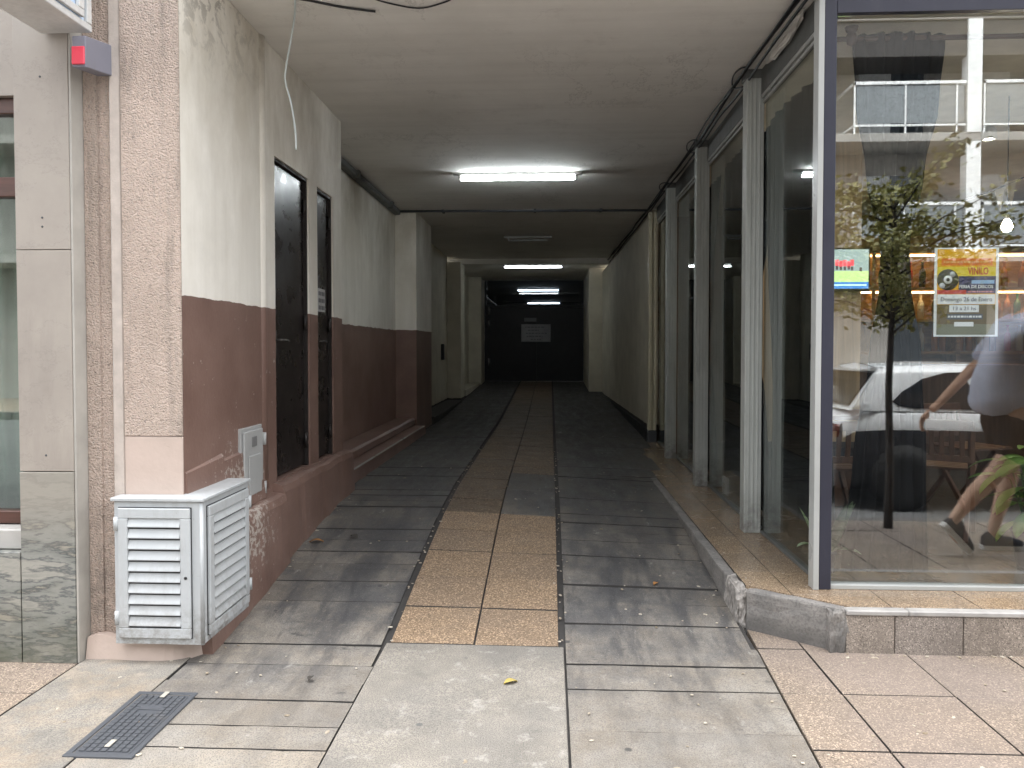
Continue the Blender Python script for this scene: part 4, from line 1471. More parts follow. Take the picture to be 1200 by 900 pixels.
for y in posts:
    post(y)
    bm = BM()
    box(bm, 1.262, 1.37, y - 0.01, y + 0.115, ZC - 0.06, ZC - 0.003, 0.004)
    obj('post_cap', bm, M_HEAD, t)
seg = [(4.06, 5.2), (5.31, 6.94), (7.05, 8.68), (8.79, 10.17)]
for a, b_ in seg:
    bm = BM()
    box(bm, XG - 0.03, XG + 0.05, a + 0.001, b_ - 0.001, 3.06, ZC - 0.003, 0.003)
    obj('side_header', bm, M_HEAD, t)
    bm = BM()
    box(bm, XG - 0.022, XG - 0.006, a + 0.001, b_ - 0.001, 3.005, 3.025, 0.002)
    box(bm, XG - 0.03, XG - 0.006, a + 0.001, b_ - 0.001, 3.035, 3.058, 0.002)
    obj('side_trim', bm, M_ALU, t)
    bm = BM()
    box(bm, XG - 0.012, XG + 0.03, a + 0.001, b_ - 0.001, ZP, ZP + 0.02, 0.002)
    obj('side_rail', bm, M_HEAD, t)
    bm = BM()
    box(bm, XG, XG + 0.008, a + 0.001, b_ - 0.001, ZP + 0.02, 3.06)
    obj('side_pane', bm, M_GLASSS, t)
bm = BM()
bmesh.ops.create_icosphere(bm, subdivisions=3, radius=1)
for v in bm.verts:
    d = v.co.copy()
    k = 1 + 0.3 * mnoise.noise(d * 3)
    v.co = Vector((1.33 + d.x * 0.03 * k, 4.62 + d.y * 0.34 * k, 3.19 + d.z * 0.05 * k))
tag(obj('filler_foam', bm, simple('white_foam', (0.6, 0.58, 0.54), 0.9, bump=0.5, bscale=30), loc=(1.33, 4.6, 3.19)), 'strip of white filler foam squeezed above the first side pane', 'foam')

# ------------------------------------------------------------------ cafe: curtains
BLK = fabric('black_curtain_cloth', (0.016, 0.017, 0.021))
curtain('tied_curtain', [(3.055, 1.575, 2.055), (2.7, 1.60, 2.02), (2.34, 1.655, 1.945), (1.935, 1.735, 1.865), (1.8, 1.73, 1.875), (1.37, 1.67, 1.95), (0.85, 1.6, 1.99), (0.24, 1.545, 2.005)], 4.22, 0.022, 6, BLK, 'black curtain pinched in the middle behind the front pane', seed=1)
curtain('side_curtain', [(2.98, 4.35, 5.5), (2.2, 4.4, 5.5), (1.55, 4.55, 5.5), (1.0, 4.35, 5.5), (0.24, 4.3, 5.5)], 1.52, 0.02, 7, BLK, 'black curtain inside the first side pane next to the corner mullion', 'Y', 2, 'side curtains')
curtain('side_curtain', [(2.98, 5.6, 6.98), (2.2, 5.62, 6.98), (1.55, 5.9, 6.98), (1.0, 5.65, 6.98), (0.24, 5.6, 6.98)], 1.52, 0.02, 9, BLK, 'black curtain inside the second side pane between the two nearest posts', 'Y', 4, 'side curtains')
curtain('side_curtain', [(2.98, 7.1, 8.6), (1.9, 7.3, 8.5), (1.45, 7.6, 8.5), (1.0, 7.4, 8.6), (0.24, 7.2, 8.6)], 1.52, 0.02, 9, BLK, 'black curtain inside the third side pane, deeper in the passage', 'Y', 5, 'side curtains')
t = thing('curtain_rod', 'brown wooden curtain rod with a turned finial inside the cafe window', 'curtain rod', (1.5, 4.2, 3.03))
bm = BM()
RODW = wood('dark_rod_wood', (0.1, 0.05, 0.035), 1, 0.4, 0)
tube(bm, [(1.44, 4.22, 3.03), (4.5, 4.22, 3.03)], 0.013, 10)
obj('rod', bm, RODW, t)
bm = BM()
lathe(bm, [(0.0, -0.05), (0.022, -0.035), (0.03, 0.0), (0.018, 0.02), (0.028, 0.03), (0.034, 0.05), (0.0, 0.055)], (1.565, 4.215, 3.04), 16)
obj('finial', bm, RODW, t)

# ------------------------------------------------------------------ cafe: television
t = thing('television', 'small flat television showing a match on the timber column', 'television', (2.32, 6.55, 1.88))
TX0, TX1, TZ0, TZ1, TY = 2.045, 2.6, 1.885, 2.235, 6.54
bm = BM()
box(bm, TX0, TX1, TY, TY + 0.05, TZ0, TZ1, 0.004)
obj('case', bm, M_BLACK, t)
def flat(bm, x0, x1, z0, z1, y, th=0.0008):
    box(bm, x0, x1, y - th, y, z0, z1)
SX0, SX1, SZ0, SZ1 = TX0 + 0.014, TX1 - 0.014, TZ0 + 0.02, TZ1 - 0.012
w_, h_ = SX1 - SX0, SZ1 - SZ0
def scr(u0, u1, v0, v1, name, mat, lay):
    bm = BM()
    flat(bm, SX0 + u0 * w_, SX0 + u1 * w_, SZ0 + v0 * h_, SZ0 + v1 * h_, TY - 0.001 - lay * 0.001)
    return obj(name, bm, mat, t)
scr(0, 1, 0.45, 1, 'crowd_picture', emit('tv_crowd', (0.22, 0.3, 0.29), 0.3), 0)
scr(0, 1, 0.17, 0.45, 'pitch_picture', emit('tv_pitch', (0.36, 0.55, 0.2), 0.35), 0)
scr(0, 1, 0.0, 0.17, 'banner_picture', emit('tv_blue', (0.03, 0.16, 0.42), 0.35), 0)
scr(0, 0.97, 0.075, 0.11, 'banner_line', emit('tv_pale', (0.45, 0.65, 0.8), 0.35), 1)
scr(0.0, 0.19, 0.13, 0.6, 'corner_picture', emit('tv_dull', (0.16, 0.08, 0.08), 0.7), 1)
bm = BM()
for u in (0.25, 0.31, 0.38, 0.44, 0.52, 0.58, 0.64, 0.70, 0.75):
    a = SX0 + u * w_; z = SZ0 + (0.62 + random.uniform(-0.03, 0.03)) * h_
    flat(bm, a - 0.014, a + 0.014, z - 0.02, z + 0.03, TY - 0.0025)
obj('red_players', bm, emit('tv_red', (0.6, 0.05, 0.07), 0.35), t)
bm = BM()
for u in (0.25, 0.31, 0.38, 0.44, 0.52, 0.58, 0.64, 0.70, 0.75, 0.88):
    a = SX0 + u * w_; z = SZ0 + (0.52 + random.uniform(-0.03, 0.03)) * h_
    flat(bm, a - 0.010, a + 0.010, z - 0.018, z + 0.014, TY - 0.0025)
obj('dark_legs', bm, emit('tv_dark', (0.03, 0.03, 0.035), 0.5), t)

# ------------------------------------------------------------------ cafe: lit bar shelf with bottles
t = thing('bar_shelf', 'warmly lit wooden bar shelf at the back of the cafe', 'shelf', (3.6, 9.5, ZP))
bm = BM()
SHW = wood('honey_shelf_wood', (0.42, 0.22, 0.07), 0.8, 0.5, 0)
for z in (1.35, 1.72, 2.08, 2.5):
    box(bm, 2.75, 5.6, 9.2, 9.55, z, z + 0.035, 0.003)
obj('shelf_board', bm, SHW, t)
bm = BM()
box(bm, 2.75, 5.6, 9.55, 9.6, ZP + 0.013, 2.75)
obj('back_board', bm, SHW, t)
bm = BM()
for x in (2.75, 3.7, 4.65, 5.57):
    box(bm, x - 0.02, x + 0.02, 9.2, 9.549, ZP + 0.013, 2.6)
obj('upright', bm, SHW, t)
for z in (2.07, 2.49):
    bm = BM()
    box(bm, 2.8, 5.55, 9.22, 9.24, z - 0.02, z - 0.002)
    obj('shelf_lamp_strip', bm, emit('warm_strip', (1.0, 0.66, 0.3), 2.4), t)
bm = BM()
box(bm, 2.7, 5.7, 8.2, 8.6, ZP + 0.013, 1.25, 0.01)
obj('bar_counter', bm, M_CAFEW, t)
BC = [simple('amber_bottle', (0.35, 0.12, 0.02), 0.15), simple('dark_bottle', (0.02, 0.022, 0.02), 0.12), simple('red_bottle', (0.45, 0.04, 0.03), 0.2), simple('green_bottle', (0.03, 0.12, 0.04), 0.15), simple('clear_bottle', (0.5, 0.45, 0.35), 0.15)]
BN = ['amber', 'black', 'red', 'dark green', 'clear']
proto = {}
def bottle(x, z, k, label, group):
    if k not in proto:
        bm = BM()
        lathe(bm, [(0.0, 0.0), (0.036, 0.002), (0.037, 0.17), (0.03, 0.2), (0.014, 0.225), (0.013, 0.285), (0.016, 0.287), (0.016, 0.3), (0.0, 0.301)], (0, 0, 0), 14)
        o = obj('bottle', bm, BC[k], smooth=True)
        proto[k] = o
    else:
        o = proto[k].copy(); COL.objects.link(o)
    o.location = (x, 9.33, z + 0.036)
    tag(o, label, 'bottle', group)
for z, nm in ((2.08, 'upper'), (1.72, 'middle'), (1.35, 'lower')):
    x = 2.84
    i = 0
    while x < 5.5:
        if min(abs(x - q) for q in (3.7, 4.65)) > 0.07:
            k = random.choice([0, 0, 1, 2, 3, 4])
            bottle(x, z, k, f'{BN[k]} bottle standing on the {nm} bar shelf at the back of the cafe', f'{BN[k]} bottles on the {nm} bar shelf')
        x += random.uniform(0.09, 0.2)
        i += 1

# ------------------------------------------------------------------ cafe: hanging lights, festoon cable and pennants
M_BULB = emit('warm_bulb', (1.0, 0.86, 0.66), 30)
bulbs = [((3.107, 5.5, 2.235), 'warm bulb hanging low at the right edge of the cafe window, lowest of all')]
def bulb(p, drop, label):
    t = thing('pendant_bulb', label, 'bulb', p, 'bulbs lit inside the cafe')
    bm = BM()
    lathe(bm, [(0.0, -0.035), (0.022, -0.028), (0.034, 0.0), (0.026, 0.028), (0.014, 0.05), (0.0, 0.051)], p, 14)
    obj('glass_bulb', bm, M_BULB, t, smooth=True)
    bm = BM()
    lathe(bm, [(0.0, 0.052), (0.017, 0.052), (0.02, 0.1), (0.012, 0.115), (0.0, 0.116)], p, 12)
    obj('socket', bm, M_BLACK, t)
    bm = BM()
    tube(bm, [(p[0], p[1], p[2] + 0.115), (p[0], p[1], drop)], 0.004, 6)
    obj('flex', bm, M_BLACK, t)
bulb((3.09, 5.5, 2.24), 3.12, 'warm bulb hanging low at the right edge of the cafe window')
M_SPOT = emit('warm_spot_lens', (1.0, 0.9, 0.74), 24)
def spot(x, y, label):
    t = thing('ceiling_spot', label, 'spotlight', (x, y, 3.12), 'ceiling spotlights in the cafe')
    bm = BM()
    lathe(bm, [(0.03, 0.0), (0.05, -0.02), (0.055, -0.10), (0.045, -0.10), (0.03, -0.03)], (x, y, 3.118), 16)
    obj('spot_can', bm, M_ALU, t)
    bm = BM()
    lathe(bm, [(0.0, -0.085), (0.042, -0.085), (0.042, -0.075), (0.0, -0.074)], (x, y, 3.118), 16)
    obj('spot_lens', bm, M_SPOT, t)
spot(3.36, 6.24, 'lit ceiling spot lower and left of the two seen beside the white reflected pillar')
spot(3.36, 5.66, 'lit ceiling spot upper right of the one beside the white reflected pillar')
spot(2.2, 5.6, 'lit ceiling spot above the black pinched curtain')
spot(2.7, 4.5, 'lit ceiling spot closest to the top right corner of the front pane')
spot(3.3, 8.0, 'lit ceiling spot over the bar shelf')
t = thing('festoon_string', 'black festoon string with faded paper pennants across the cafe window', 'festoon', (2.6, 5.4, 2.36))
bm = BM()
pts = [(2.3, 5.4, 2.30), (2.6, 5.4, 2.36), (2.9, 5.4, 2.45), (3.2, 5.4, 2.58), (3.8, 5.4, 2.9), (4.2, 5.4, 3.11)]
tube(bm, pts, 0.006, 6)
obj('string', bm, M_BLACK, t)
for x, z, s in ((2.98, 2.47, 1), (3.05, 2.52, 1.1), (3.4, 2.68, 1.0), (3.7, 2.84, 1.0)):
    bm = BM()
    a = [(x - 0.035 * s, 5.395, z), (x + 0.035 * s, 5.395, z + 0.02), (x + 0.005, 5.39, z - 0.15 * s)]
    b_ = [(p_[0], p_[1] + 0.003, p_[2]) for p_ in a]
    va = [bm.verts.new(p_) for p_ in a]; vb = [bm.verts.new(p_) for p_ in b_]
    bm.faces.new(va); bm.faces.new(vb[::-1])
    for i in range(3):
        bm.faces.new([va[i], vb[i], vb[(i + 1) % 3], va[(i + 1) % 3]])
    obj('pennant', bm, simple('faded_paper', (0.55, 0.45, 0.3), 0.8), t)

# ------------------------------------------------------------------ cafe: chairs, table, bench
CHW = wood('reddish_chair_wood', (0.13, 0.062, 0.036), 1.2, 0.45, 2)
def slat_chair(cx, cy, ry, label):
    t = thing('slatted_chair', label, 'chair', (cx, cy, ZP + 0.013), 'slatted wooden chairs in the cafe')
    z0 = ZP + 0.013
    c, s = math.cos(ry), math.sin(ry)
    L = lambda x, y, z: (cx + x * c - y * s, cy + x * s + y * c, z0 + z)
    for sx in (-1, 1):
        bm = BM(); bar(bm, L(sx * 0.19, -0.19, 0), L(sx * 0.19, 0.14, 0.44), 0.028, 0.035, bev=0.003); obj('leg', bm, CHW, t)
        bm = BM(); bar(bm, L(sx * 0.165, 0.21, 0), L(sx * 0.165, -0.12, 0.42), 0.028, 0.035, bev=0.003); obj('leg', bm, CHW, t)
    bm = BM()
    for k in range(6):
        y = -0.2 + k * 0.07
        bar(bm, L(-0.21, y, 0.45), L(0.21, y, 0.45), 0.055, 0.018, bev=0.003)
    obj('seat', bm, CHW, t)
    bm = BM()
    for sx in (-1, 1):
        bar(bm, L(sx * 0.19, 0.2, 0.42), L(sx * 0.19, 0.255, 0.74), 0.03, 0.03, bev=0.003)
    bar(bm, L(-0.2, 0.255, 0.73), L(0.2, 0.255, 0.73), 0.03, 0.06, bev=0.003)
    bar(bm, L(-0.2, 0.222, 0.52), L(0.2, 0.222, 0.52), 0.025, 0.04, bev=0.003)
    for k in range(6):
        x = -0.14 + k * 0.056
        bar(bm, L(x, 0.226, 0.53), L(x, 0.252, 0.72), 0.03, 0.012, bev=0.002)
    obj('backrest', bm, CHW, t)
slat_chair(1.73, 5.1, R(180), 'slatted wooden chair partly hidden by the corner mullion')
slat_chair(2.52, 5.2, R(150), 'slatted wooden chair right of the pinched curtain')
slat_chair(3.2, 6.2, R(20), 'slatted wooden chair farther back towards the bar')
t = thing('cafe_table', 'small wooden cafe table between the slatted chairs', 'table', (2.1, 5.75, ZP + 0.013))
bm = BM(); box(bm, 1.8, 2.4, 5.5, 6.1, ZP + 0.72, ZP + 0.75, 0.004); obj('tabletop', bm, CHW, t)
for sx in (1.86, 2.34):
    for sy in (5.56, 6.04):
        bm = BM(); bar(bm, (sx, sy, ZP + 0.013), (sx, sy, ZP + 0.719), 0.04, 0.04, bev=0.003); obj('leg', bm, CHW, t)
t = thing('storage_bench', 'low wooden storage bench under the television', 'bench', (2.0, 6.3, ZP + 0.013))
bm = BM(); box(bm, 1.6, 2.5, 6.05, 6.5, ZP + 0.013, 0.52, 0.005); obj('bench_box', bm, CHW, t)
bm = BM(); box(bm, 1.58, 2.52, 6.03, 6.52, 0.523, 0.56, 0.005); obj('bench_top', bm, CHW, t)
bm = BM(); box(bm, 1.6, 2.5, 6.06, 6.5, 0.563, 0.66, 0.02); obj('cushion', bm, fabric('dark_grey_cushion', (0.05, 0.055, 0.065)), t)
t = thing('wall_socket', 'small white socket box low behind the second side pane', 'socket', (1.43, 6.42, 0.3))
bm = BM(); box(bm, 1.412, 1.435, 6.34, 6.5, 0.235, 0.375, 0.006); obj('socket_plate', bm, M_WHITEMET, t)
bm = BM(); box(bm, 1.408, 1.4115, 6.385, 6.455, 0.28, 0.33, 0.001); obj('socket_face', bm, simple('socket_grey', (0.3, 0.3, 0.3), 0.5), t)

# ------------------------------------------------------------------ cafe: plants
def strap_leaf(bm, base, direc, length, width, bend, twist=0.0, nseg=10, mi=0, fold=0.25):
    """one leaf blade: a curved, folded, tapering strip with thickness"""
    b = Vector(base); d = Vector(direc).normalized()
    side = d.cross(Vector((0, 0, 1)))
    if side.length < 0.05: side = Vector((1, 0, 0))
    side.normalize()
    side = Matrix.Rotation(twist, 3, d) @ side
    p = b.copy()
    L, Cn, Rr = [], [], []
    for i in range(nseg + 1):
        u = i / nseg
        wd = width * (math.sin(math.pi * min(1, u * 0.93 + 0.07)) ** 0.7) * (0.5 if u < 0.02 else 1)
        nrm = side.cross(d).normalized()
        L.append(bm.verts.new(p - side * wd / 2 + nrm * wd * fold))
        Cn.append(bm.verts.new(p))
        Rr.append(bm.verts.new(p + side * wd / 2 + nrm * wd * fold))
        d = (d + Vector((0, 0, -bend / nseg))).normalized()
        p = p + d * length / nseg
    for i in range(nseg):
        for A, B in ((L, Cn), (Cn, Rr)):
            f = bm.faces.new([A[i], B[i], B[i + 1], A[i + 1]])
            f.smooth = True
            f.material_index = mi

def pot(t, x, y, z, r, h, mat):
    bm = BM()
    lathe(bm, [(0.0, 0.0), (r * 0.72, 0.0), (r, h), (r * 1.06, h), (r * 1.06, h + 0.02), (r * 0.92, h + 0.02), (r * 0.88, h - 0.02), (0.0, h - 0.025)], (x, y, z), 24)
    obj('pot', bm, mat, t)
    bm = BM()
    lathe(bm, [(0.0, h - 0.022), (r * 0.85, h - 0.018)], (x, y, z), 20)
    obj('soil', bm, simple('potting_soil', (0.04, 0.03, 0.022), 0.95, bump=0.6, bscale=90), t)

def snake_mat():
    n = N('snake_plant_leaf')
    b = n.ramp(n.noise(9, 4, 0.6, n.map((0.6, 0.6, 4))), (0.42, 0), (0.58, 1))
    n.P(color=n.mix(b, (0.1, 0.18, 0.08), (0.36, 0.44, 0.28)), rough=0.4)
    return n.m
zf = ZP + 0.013
t = thing('snake_plant', 'small snake plant with mottled upright leaves in the window corner', 'plant', (1.475, 4.27, zf))
pot(t, 1.475, 4.27, zf, 0.06, 0.10, simple('dark_pot', (0.06, 0.06, 0.065), 0.5))
bm = BM()
rnd = random.Random(5)
for k in range(8):
    a = rnd.uniform(0, 6.28)
    strap_leaf(bm, (1.475 + 0.025 * math.cos(a), 4.27 + 0.025 * math.sin(a), zf + 0.085), (0.35 * math.cos(a), 0.35 * math.sin(a), 1), rnd.uniform(0.24, 0.4), 0.06, 0.25, rnd.uniform(-1, 1), 8)
for dx, dy, ln in ((-0.5, -0.3, 0.24), (0.7, -0.3, 0.2)):
    strap_leaf(bm, (1.475, 4.27, zf + 0.085), (dx, dy, 0.8), ln, 0.05, 1.3, 0.2, 8)
bmesh.ops.solidify(bm, geom=bm.faces[:], thickness=0.003)
obj('leaves', bm, snake_mat(), t, smooth=True)

t = thing('broadleaf_plant', 'leafy green pot plant with broad drooping leaves at the right edge of the window', 'plant', (2.66, 4.42, zf))
pot(t, 2.66, 4.42, zf, 0.11, 0.19, simple('dark_pot', (0.06, 0.06, 0.065), 0.5))
bm = BM()
rnd = random.Random(11)
stems = BM()
for k in range(30):
    a = rnd.uniform(0, 6.28)
    h = rnd.uniform(0.12, 0.46)
    o_ = rnd.uniform(0.03, 0.13)
    p0 = Vector((2.66 + 0.03 * math.cos(a), 4.42 + 0.03 * math.sin(a), zf + 0.17))
    p1 = Vector((2.66 + o_ * math.cos(a), 4.42 + o_ * math.sin(a), zf + 0.17 + h))
    tube(stems, [p0, p0.lerp(p1, 0.5) + Vector((0, 0, 0.02)), p1], 0.0035, 6)
    strap_leaf(bm, p1, (math.cos(a), math.sin(a), rnd.uniform(0.1, 0.8)), rnd.uniform(0.16, 0.27), rnd.uniform(0.065, 0.1), rnd.uniform(0.7, 1.7), rnd.uniform(-0.5, 0.5), 10, fold=0.12)
for (px_, py_, pz_, dx, dy, dz, ln) in ((2.56, 4.28, 0.78, -1, -0.3, 0.5, 0.26), (2.55, 4.28, 0.68, -1, -0.2, 0.1, 0.24), (2.57, 4.26, 0.56, -0.9, -0.5, -0.1, 0.22), (2.6, 4.28, 0.84, -0.6, -0.4, 0.8, 0.24), (2.54, 4.3, 0.5, -1, 0.0, -0.1, 0.2)):
    tube(stems, [(2.66, 4.42, zf + 0.17), (px_, py_, pz_)], 0.0035, 6)
    strap_leaf(bm, (px_, py_, pz_), (dx, dy, dz), ln, 0.095, 1.2, 0.2, 10, fold=0.12)
bmesh.ops.solidify(bm, geom=bm.faces[:], thickness=0.0015)
obj('leaves', bm, leaf_mat('broad_green_leaf', (0.16, 0.34, 0.06), (0.36, 0.52, 0.12), 0.35), t, smooth=True)
obj('stems', stems, leaf_mat('green_stem', (0.08, 0.16, 0.05), (0.1, 0.2, 0.06)), t)

# ------------------------------------------------------------------ poster behind the front pane
PX0, PX1, PZ0, PZ1, PYY = 1.922, 2.236, 1.478, 1.922, YG + 0.014
t = thing('event_poster', 'yellow record fair poster with a vinyl disc taped inside the front pane', 'poster', ((PX0 + PX1) / 2, PYY, PZ0))
pw_, ph_ = PX1 - PX0, PZ1 - PZ0
def pp(u, v, lay=0):
    return (PX0 + u * pw_, PYY - lay * 0.0006, PZ0 + v * ph_)
def prect(name, u0, u1, v0, v1, mat, lay):
    bm = BM()
    a, b_ = pp(u0, v0, lay), pp(u1, v1, lay)
    box(bm, a[0], b_[0], a[1] - 0.0004, a[1], a[2], b_[2])
    return obj(name, bm, mat, t)
ink = lambda n_, c: simple('poster_' + n_, c, 0.45, var=0.06)
prect('paper', 0, 1, 0, 1, ink('white', (0.92, 0.93, 0.92)), 0)
prect('lower_field', 0.045, 0.955, 0.02, 0.36, ink('olive', (0.16, 0.11, 0.04)), 1)
prect('bottom_field', 0.045, 0.955, 0.02, 0.14, ink('pale_olive', (0.22, 0.22, 0.14)), 1.5)
prect('yellow_field', 0.045, 0.955, 0.36, 0.985, ink('yellow', (0.88, 0.44, 0.0)), 1)
prect('top_band', 0.11, 0.9, 0.8, 0.88, ink('orange', (0.85, 0.2, 0.015)), 2)
prect('bright_band', 0.045, 0.955, 0.68, 0.785, ink('bright_yellow', (0.85, 0.66, 0.05)), 2)
prect('dark_band', 0.38, 0.955, 0.485, 0.68, ink('navy', (0.02, 0.025, 0.11)), 2)
prect('blue_stroke', 0.58, 0.93, 0.595, 0.635, ink('sky_blue', (0.3, 0.5, 0.75)), 3)
prect('red_band', 0.045, 0.5, 0.48, 0.525, ink('red', (0.6, 0.06, 0.06)), 3)
prect('date_strip', 0.05, 0.945, 0.365, 0.475, ink('white', (0.92, 0.93, 0.92)), 3)
prect('hour_strip', 0.24, 0.7, 0.275, 0.355, ink('white', (0.92, 0.93, 0.92)), 2)
prect('web_strip', 0.32, 0.62, 0.115, 0.165, ink('white', (0.92, 0.93, 0.92)), 2)
def pdisc(name, u, v, r, mat, lay):
    bm = BM()
    c = pp(u, v, lay)
    lathe(bm, [(0.0, -0.0004), (r, -0.0004), (r, 0.0), (0.0, 0.0)], c, 32, axis='Y')
    return obj(name, bm, mat, t)
pdisc('vinyl_disc', 0.21, 0.64, 0.053, ink('black', (0.02, 0.02, 0.022)), 4)
pdisc('disc_label', 0.21, 0.64, 0.021, ink('white', (0.92, 0.93, 0.92)), 5)
pdisc('disc_hole', 0.21, 0.64, 0.009, ink('black', (0.02, 0.02, 0.022)), 6)
for u, v in ((0.28, 0.7), (0.12, 0.575)):
    pdisc('disc_shine', u, v, 0.014, ink('pale_grey', (0.5, 0.52, 0.54)), 5)
REDI = ink('red', (0.6, 0.06, 0.06)); DK = ink('ink', (0.1, 0.11, 0.13)); WH = ink('white', (0.92, 0.93, 0.92))
text_on('heading', 'VINILO', 0.05, pp(0.68, 0.733, 4), REDI, t, width=0.1, bold=True)
text_on('subtitle', 'FERIA DE DISCOS', 0.022, pp(0.65, 0.56, 4), WH, t, width=0.165, bold=True)
text_on('date', 'Domingo 26 de Enero', 0.034, pp(0.5, 0.418, 5), DK, t, width=0.25, stretch=0.9)
text_on('hours', '13 a 21 hs', 0.026, pp(0.47, 0.315, 4), DK, t, width=0.11)
def dashes(name, u0, u1, v, h, mat, lay, seed):
    rr = random.Random(seed)
    bm = BM()
    u = u0
    while u < u1:
        w = rr.uniform(0.02, 0.06)
        a, b_ = pp(u, v - h / 2, lay), pp(min(u1, u + w), v + h / 2, lay)
        box(bm, a[0], b_[0], a[1] - 0.0004, a[1], a[2], b_[2])
        u += w + 0.012
    obj(name, bm, mat, t)
dashes('small_print', 0.14, 0.87, 0.84, 0.025, ink('peach', (0.85, 0.4, 0.12)), 4, 1)
dashes('small_print', 0.52, 0.92, 0.505, 0.018, ink('pink', (0.7, 0.3, 0.35)), 4, 2)
prect('web_backing', 0.2, 0.76, 0.195, 0.255, ink('ink', (0.1, 0.11, 0.13)), 2)
dashes('small_print', 0.22, 0.74, 0.225, 0.022, WH, 4, 3)

# ------------------------------------------------------------------ across the street: what the glass reflects
b = thing('balcony_building', 'grey apartment block with white railed balconies across the street, mirrored in the glass', 'building', (8, -13.5, 0))
M_OPP = simple('grey_beige_render', (0.33, 0.32, 0.3), 0.85, var=0.15, scale=1.2)
M_RAIL = simple('white_rail_paint', (0.8, 0.82, 0.82), 0.4)
bm = BM()
box(bm, -16, 26, -15.0, -14.4, 0, 12.4)
obj('wall', bm, M_OPP, b)
M_PANE = simple('opposite_window_glass', (0.05, 0.06, 0.07), 0.1)
M_SHUT = simple('pale_shutter', (0.5, 0.52, 0.53), 0.6)
for fl in range(3):
    z0 = 3.95 + 3.13 * fl
    bm = BM()
    box(bm, -16, 26, -14.398, -13.0, z0 - 0.28, z0 - 0.06, 0.01)
    sl = obj('balcony_slab', bm, M_OPP, b)
    for (xa, xb) in ((-14, -6), (-4.5, 1.8), (7.9, 10.75), (11.2, 19)) if fl < 2 else ((-14, -6), (-4.5, 1.8)):
        bm = BM()
        box(bm, xa, xb, -13.06, -13.0, z0 + 1.2, z0 + 1.28)
        box(bm, xa, xb, -13.05, -13.01, z0 + 0.12, z0 + 0.17)
        x = xa + 0.03
        while x < xb:
            box(bm, x - 0.02, x + 0.02, -13.05, -13.01, z0 - 0.06, z0 + 1.2)
            x += 1.3
        box(bm, xa, xa + 0.05, -14.39, -13.0, z0 + 1.2, z0 + 1.27)
        box(bm, xa, xa + 0.05, -14.39, -13.0, z0 + 0.12, z0 + 0.17)
        obj('railing', bm, M_RAIL, b)
        bm = BM()
        box(bm, xa + 0.08, xb - 0.03, -13.035, -13.028, z0 + 0.2, z0 + 1.17)
        obj('railing_panel', bm, simple('frosted_panel', (0.2, 0.22, 0.23), 0.3), b)
    for x in (-5.2, 3.9, 10.78, 19.2):
        bm = BM()
        box(bm, x, x + 0.36, -13.3, -12.98, z0 - 0.06, z0 + 2.84)
        obj('balcony_pillar', bm, M_RAIL, b)
    for x in (-12, -9, -3, 0.5, 8.6, 11.8, 14.5, 21.5):
        bm = BM()
        box(bm, x, x + 1.7, -14.43, -14.37, z0 + 0.05, z0 + 2.25)
        w = obj('window', bm, M_PANE, b)
        bm = BM()
        box(bm, x - 0.05, x + 0.8, -14.369, -14.34, z0 + 0.05, z0 + 2.25)
        obj('shutter', bm, M_SHUT, w)
bm = BM()
box(bm, 2, 26, -14.39, -13.05, 9.0, 9.9, 0.01)  # added dark block, stands in for shade under the upper balcony
obj('balcony_shade_block', bm, simple('balcony_shade_brown', (0.05, 0.045, 0.042), 0.7), b)
bm = BM()
for x in (-14, -9.5, -5, 0, 5, 9.5, 14, 19):
    box(bm, x, x + 2.6, -14.43, -14.37, 0.3, 2.9)
obj('shop_opening', bm, M_PANE, b)

# street tree
t = thing('street_tree', 'young street tree with a feathery crown, mirrored in the front pane', 'tree', (2.67, 1.76, 0))
bm = BM()
tube(bm, [(2.67, 1.76, -0.02), (2.675, 1.765, 0.5), (2.66, 1.76, 1.1), (2.68, 1.75, 1.6), (2.7, 1.76, 2.1), (2.69, 1.76, 2.6)], [0.036, 0.03, 0.026, 0.022, 0.016, 0.007], 10)
rnd = random.Random(21)
tips = []
for k in range(46):
    z = rnd.uniform(1.5, 2.65)
    a = rnd.uniform(0, 6.28)
    ln = rnd.uniform(0.34, 0.8) * (1.15 - 0.5 * abs(z - 1.9))
    e = Vector((2.68 + ln * math.cos(a), 1.76 + 0.9 * ln * math.sin(a), z + ln * rnd.uniform(0.1, 0.75)))
    s = Vector((2.68, 1.76, z))
    m_ = s.lerp(e, 0.5) + Vector((0, 0, 0.06))
    tube(bm, [s, m_, e], [0.009, 0.006, 0.003], 5)
    tips.append((s, m_, e))
obj('trunk', bm, wood('tree_bark', (0.06, 0.05, 0.042), 2, 0.9, 2), t)
bm = BM()
for s, m_, e in tips:
    for k in range(130):
        u = rnd.uniform(0.25, 1.08)
        p = s.lerp(m_, u * 2) if u < 0.5 else m_.lerp(e, u * 2 - 1)
        p = p + Vector((rnd.gauss(0, 0.05), rnd.gauss(0, 0.05), rnd.gauss(-0.02, 0.06)))
        d = Vector((rnd.gauss(0, 1), rnd.gauss(0, 1), rnd.gauss(-0.3, 0.7))).normalized()
        sd_ = d.cross(Vector((rnd.gauss(0, 1), rnd.gauss(0, 1), rnd.gauss(0, 1)))).normalized()
        ln, wd = rnd.uniform(0.035, 0.07), rnd.uniform(0.011, 0.019)
        vs = [bm.verts.new(q) for q in (p, p + d * ln * 0.5 + sd_ * wd, p + d * ln, p + d * ln * 0.5 - sd_ * wd)]
        bm.faces.new(vs)
obj('crown', bm, leaf_mat('street_tree_leaf', (0.22, 0.24, 0.06), (0.46, 0.43, 0.15), 0.5), t)

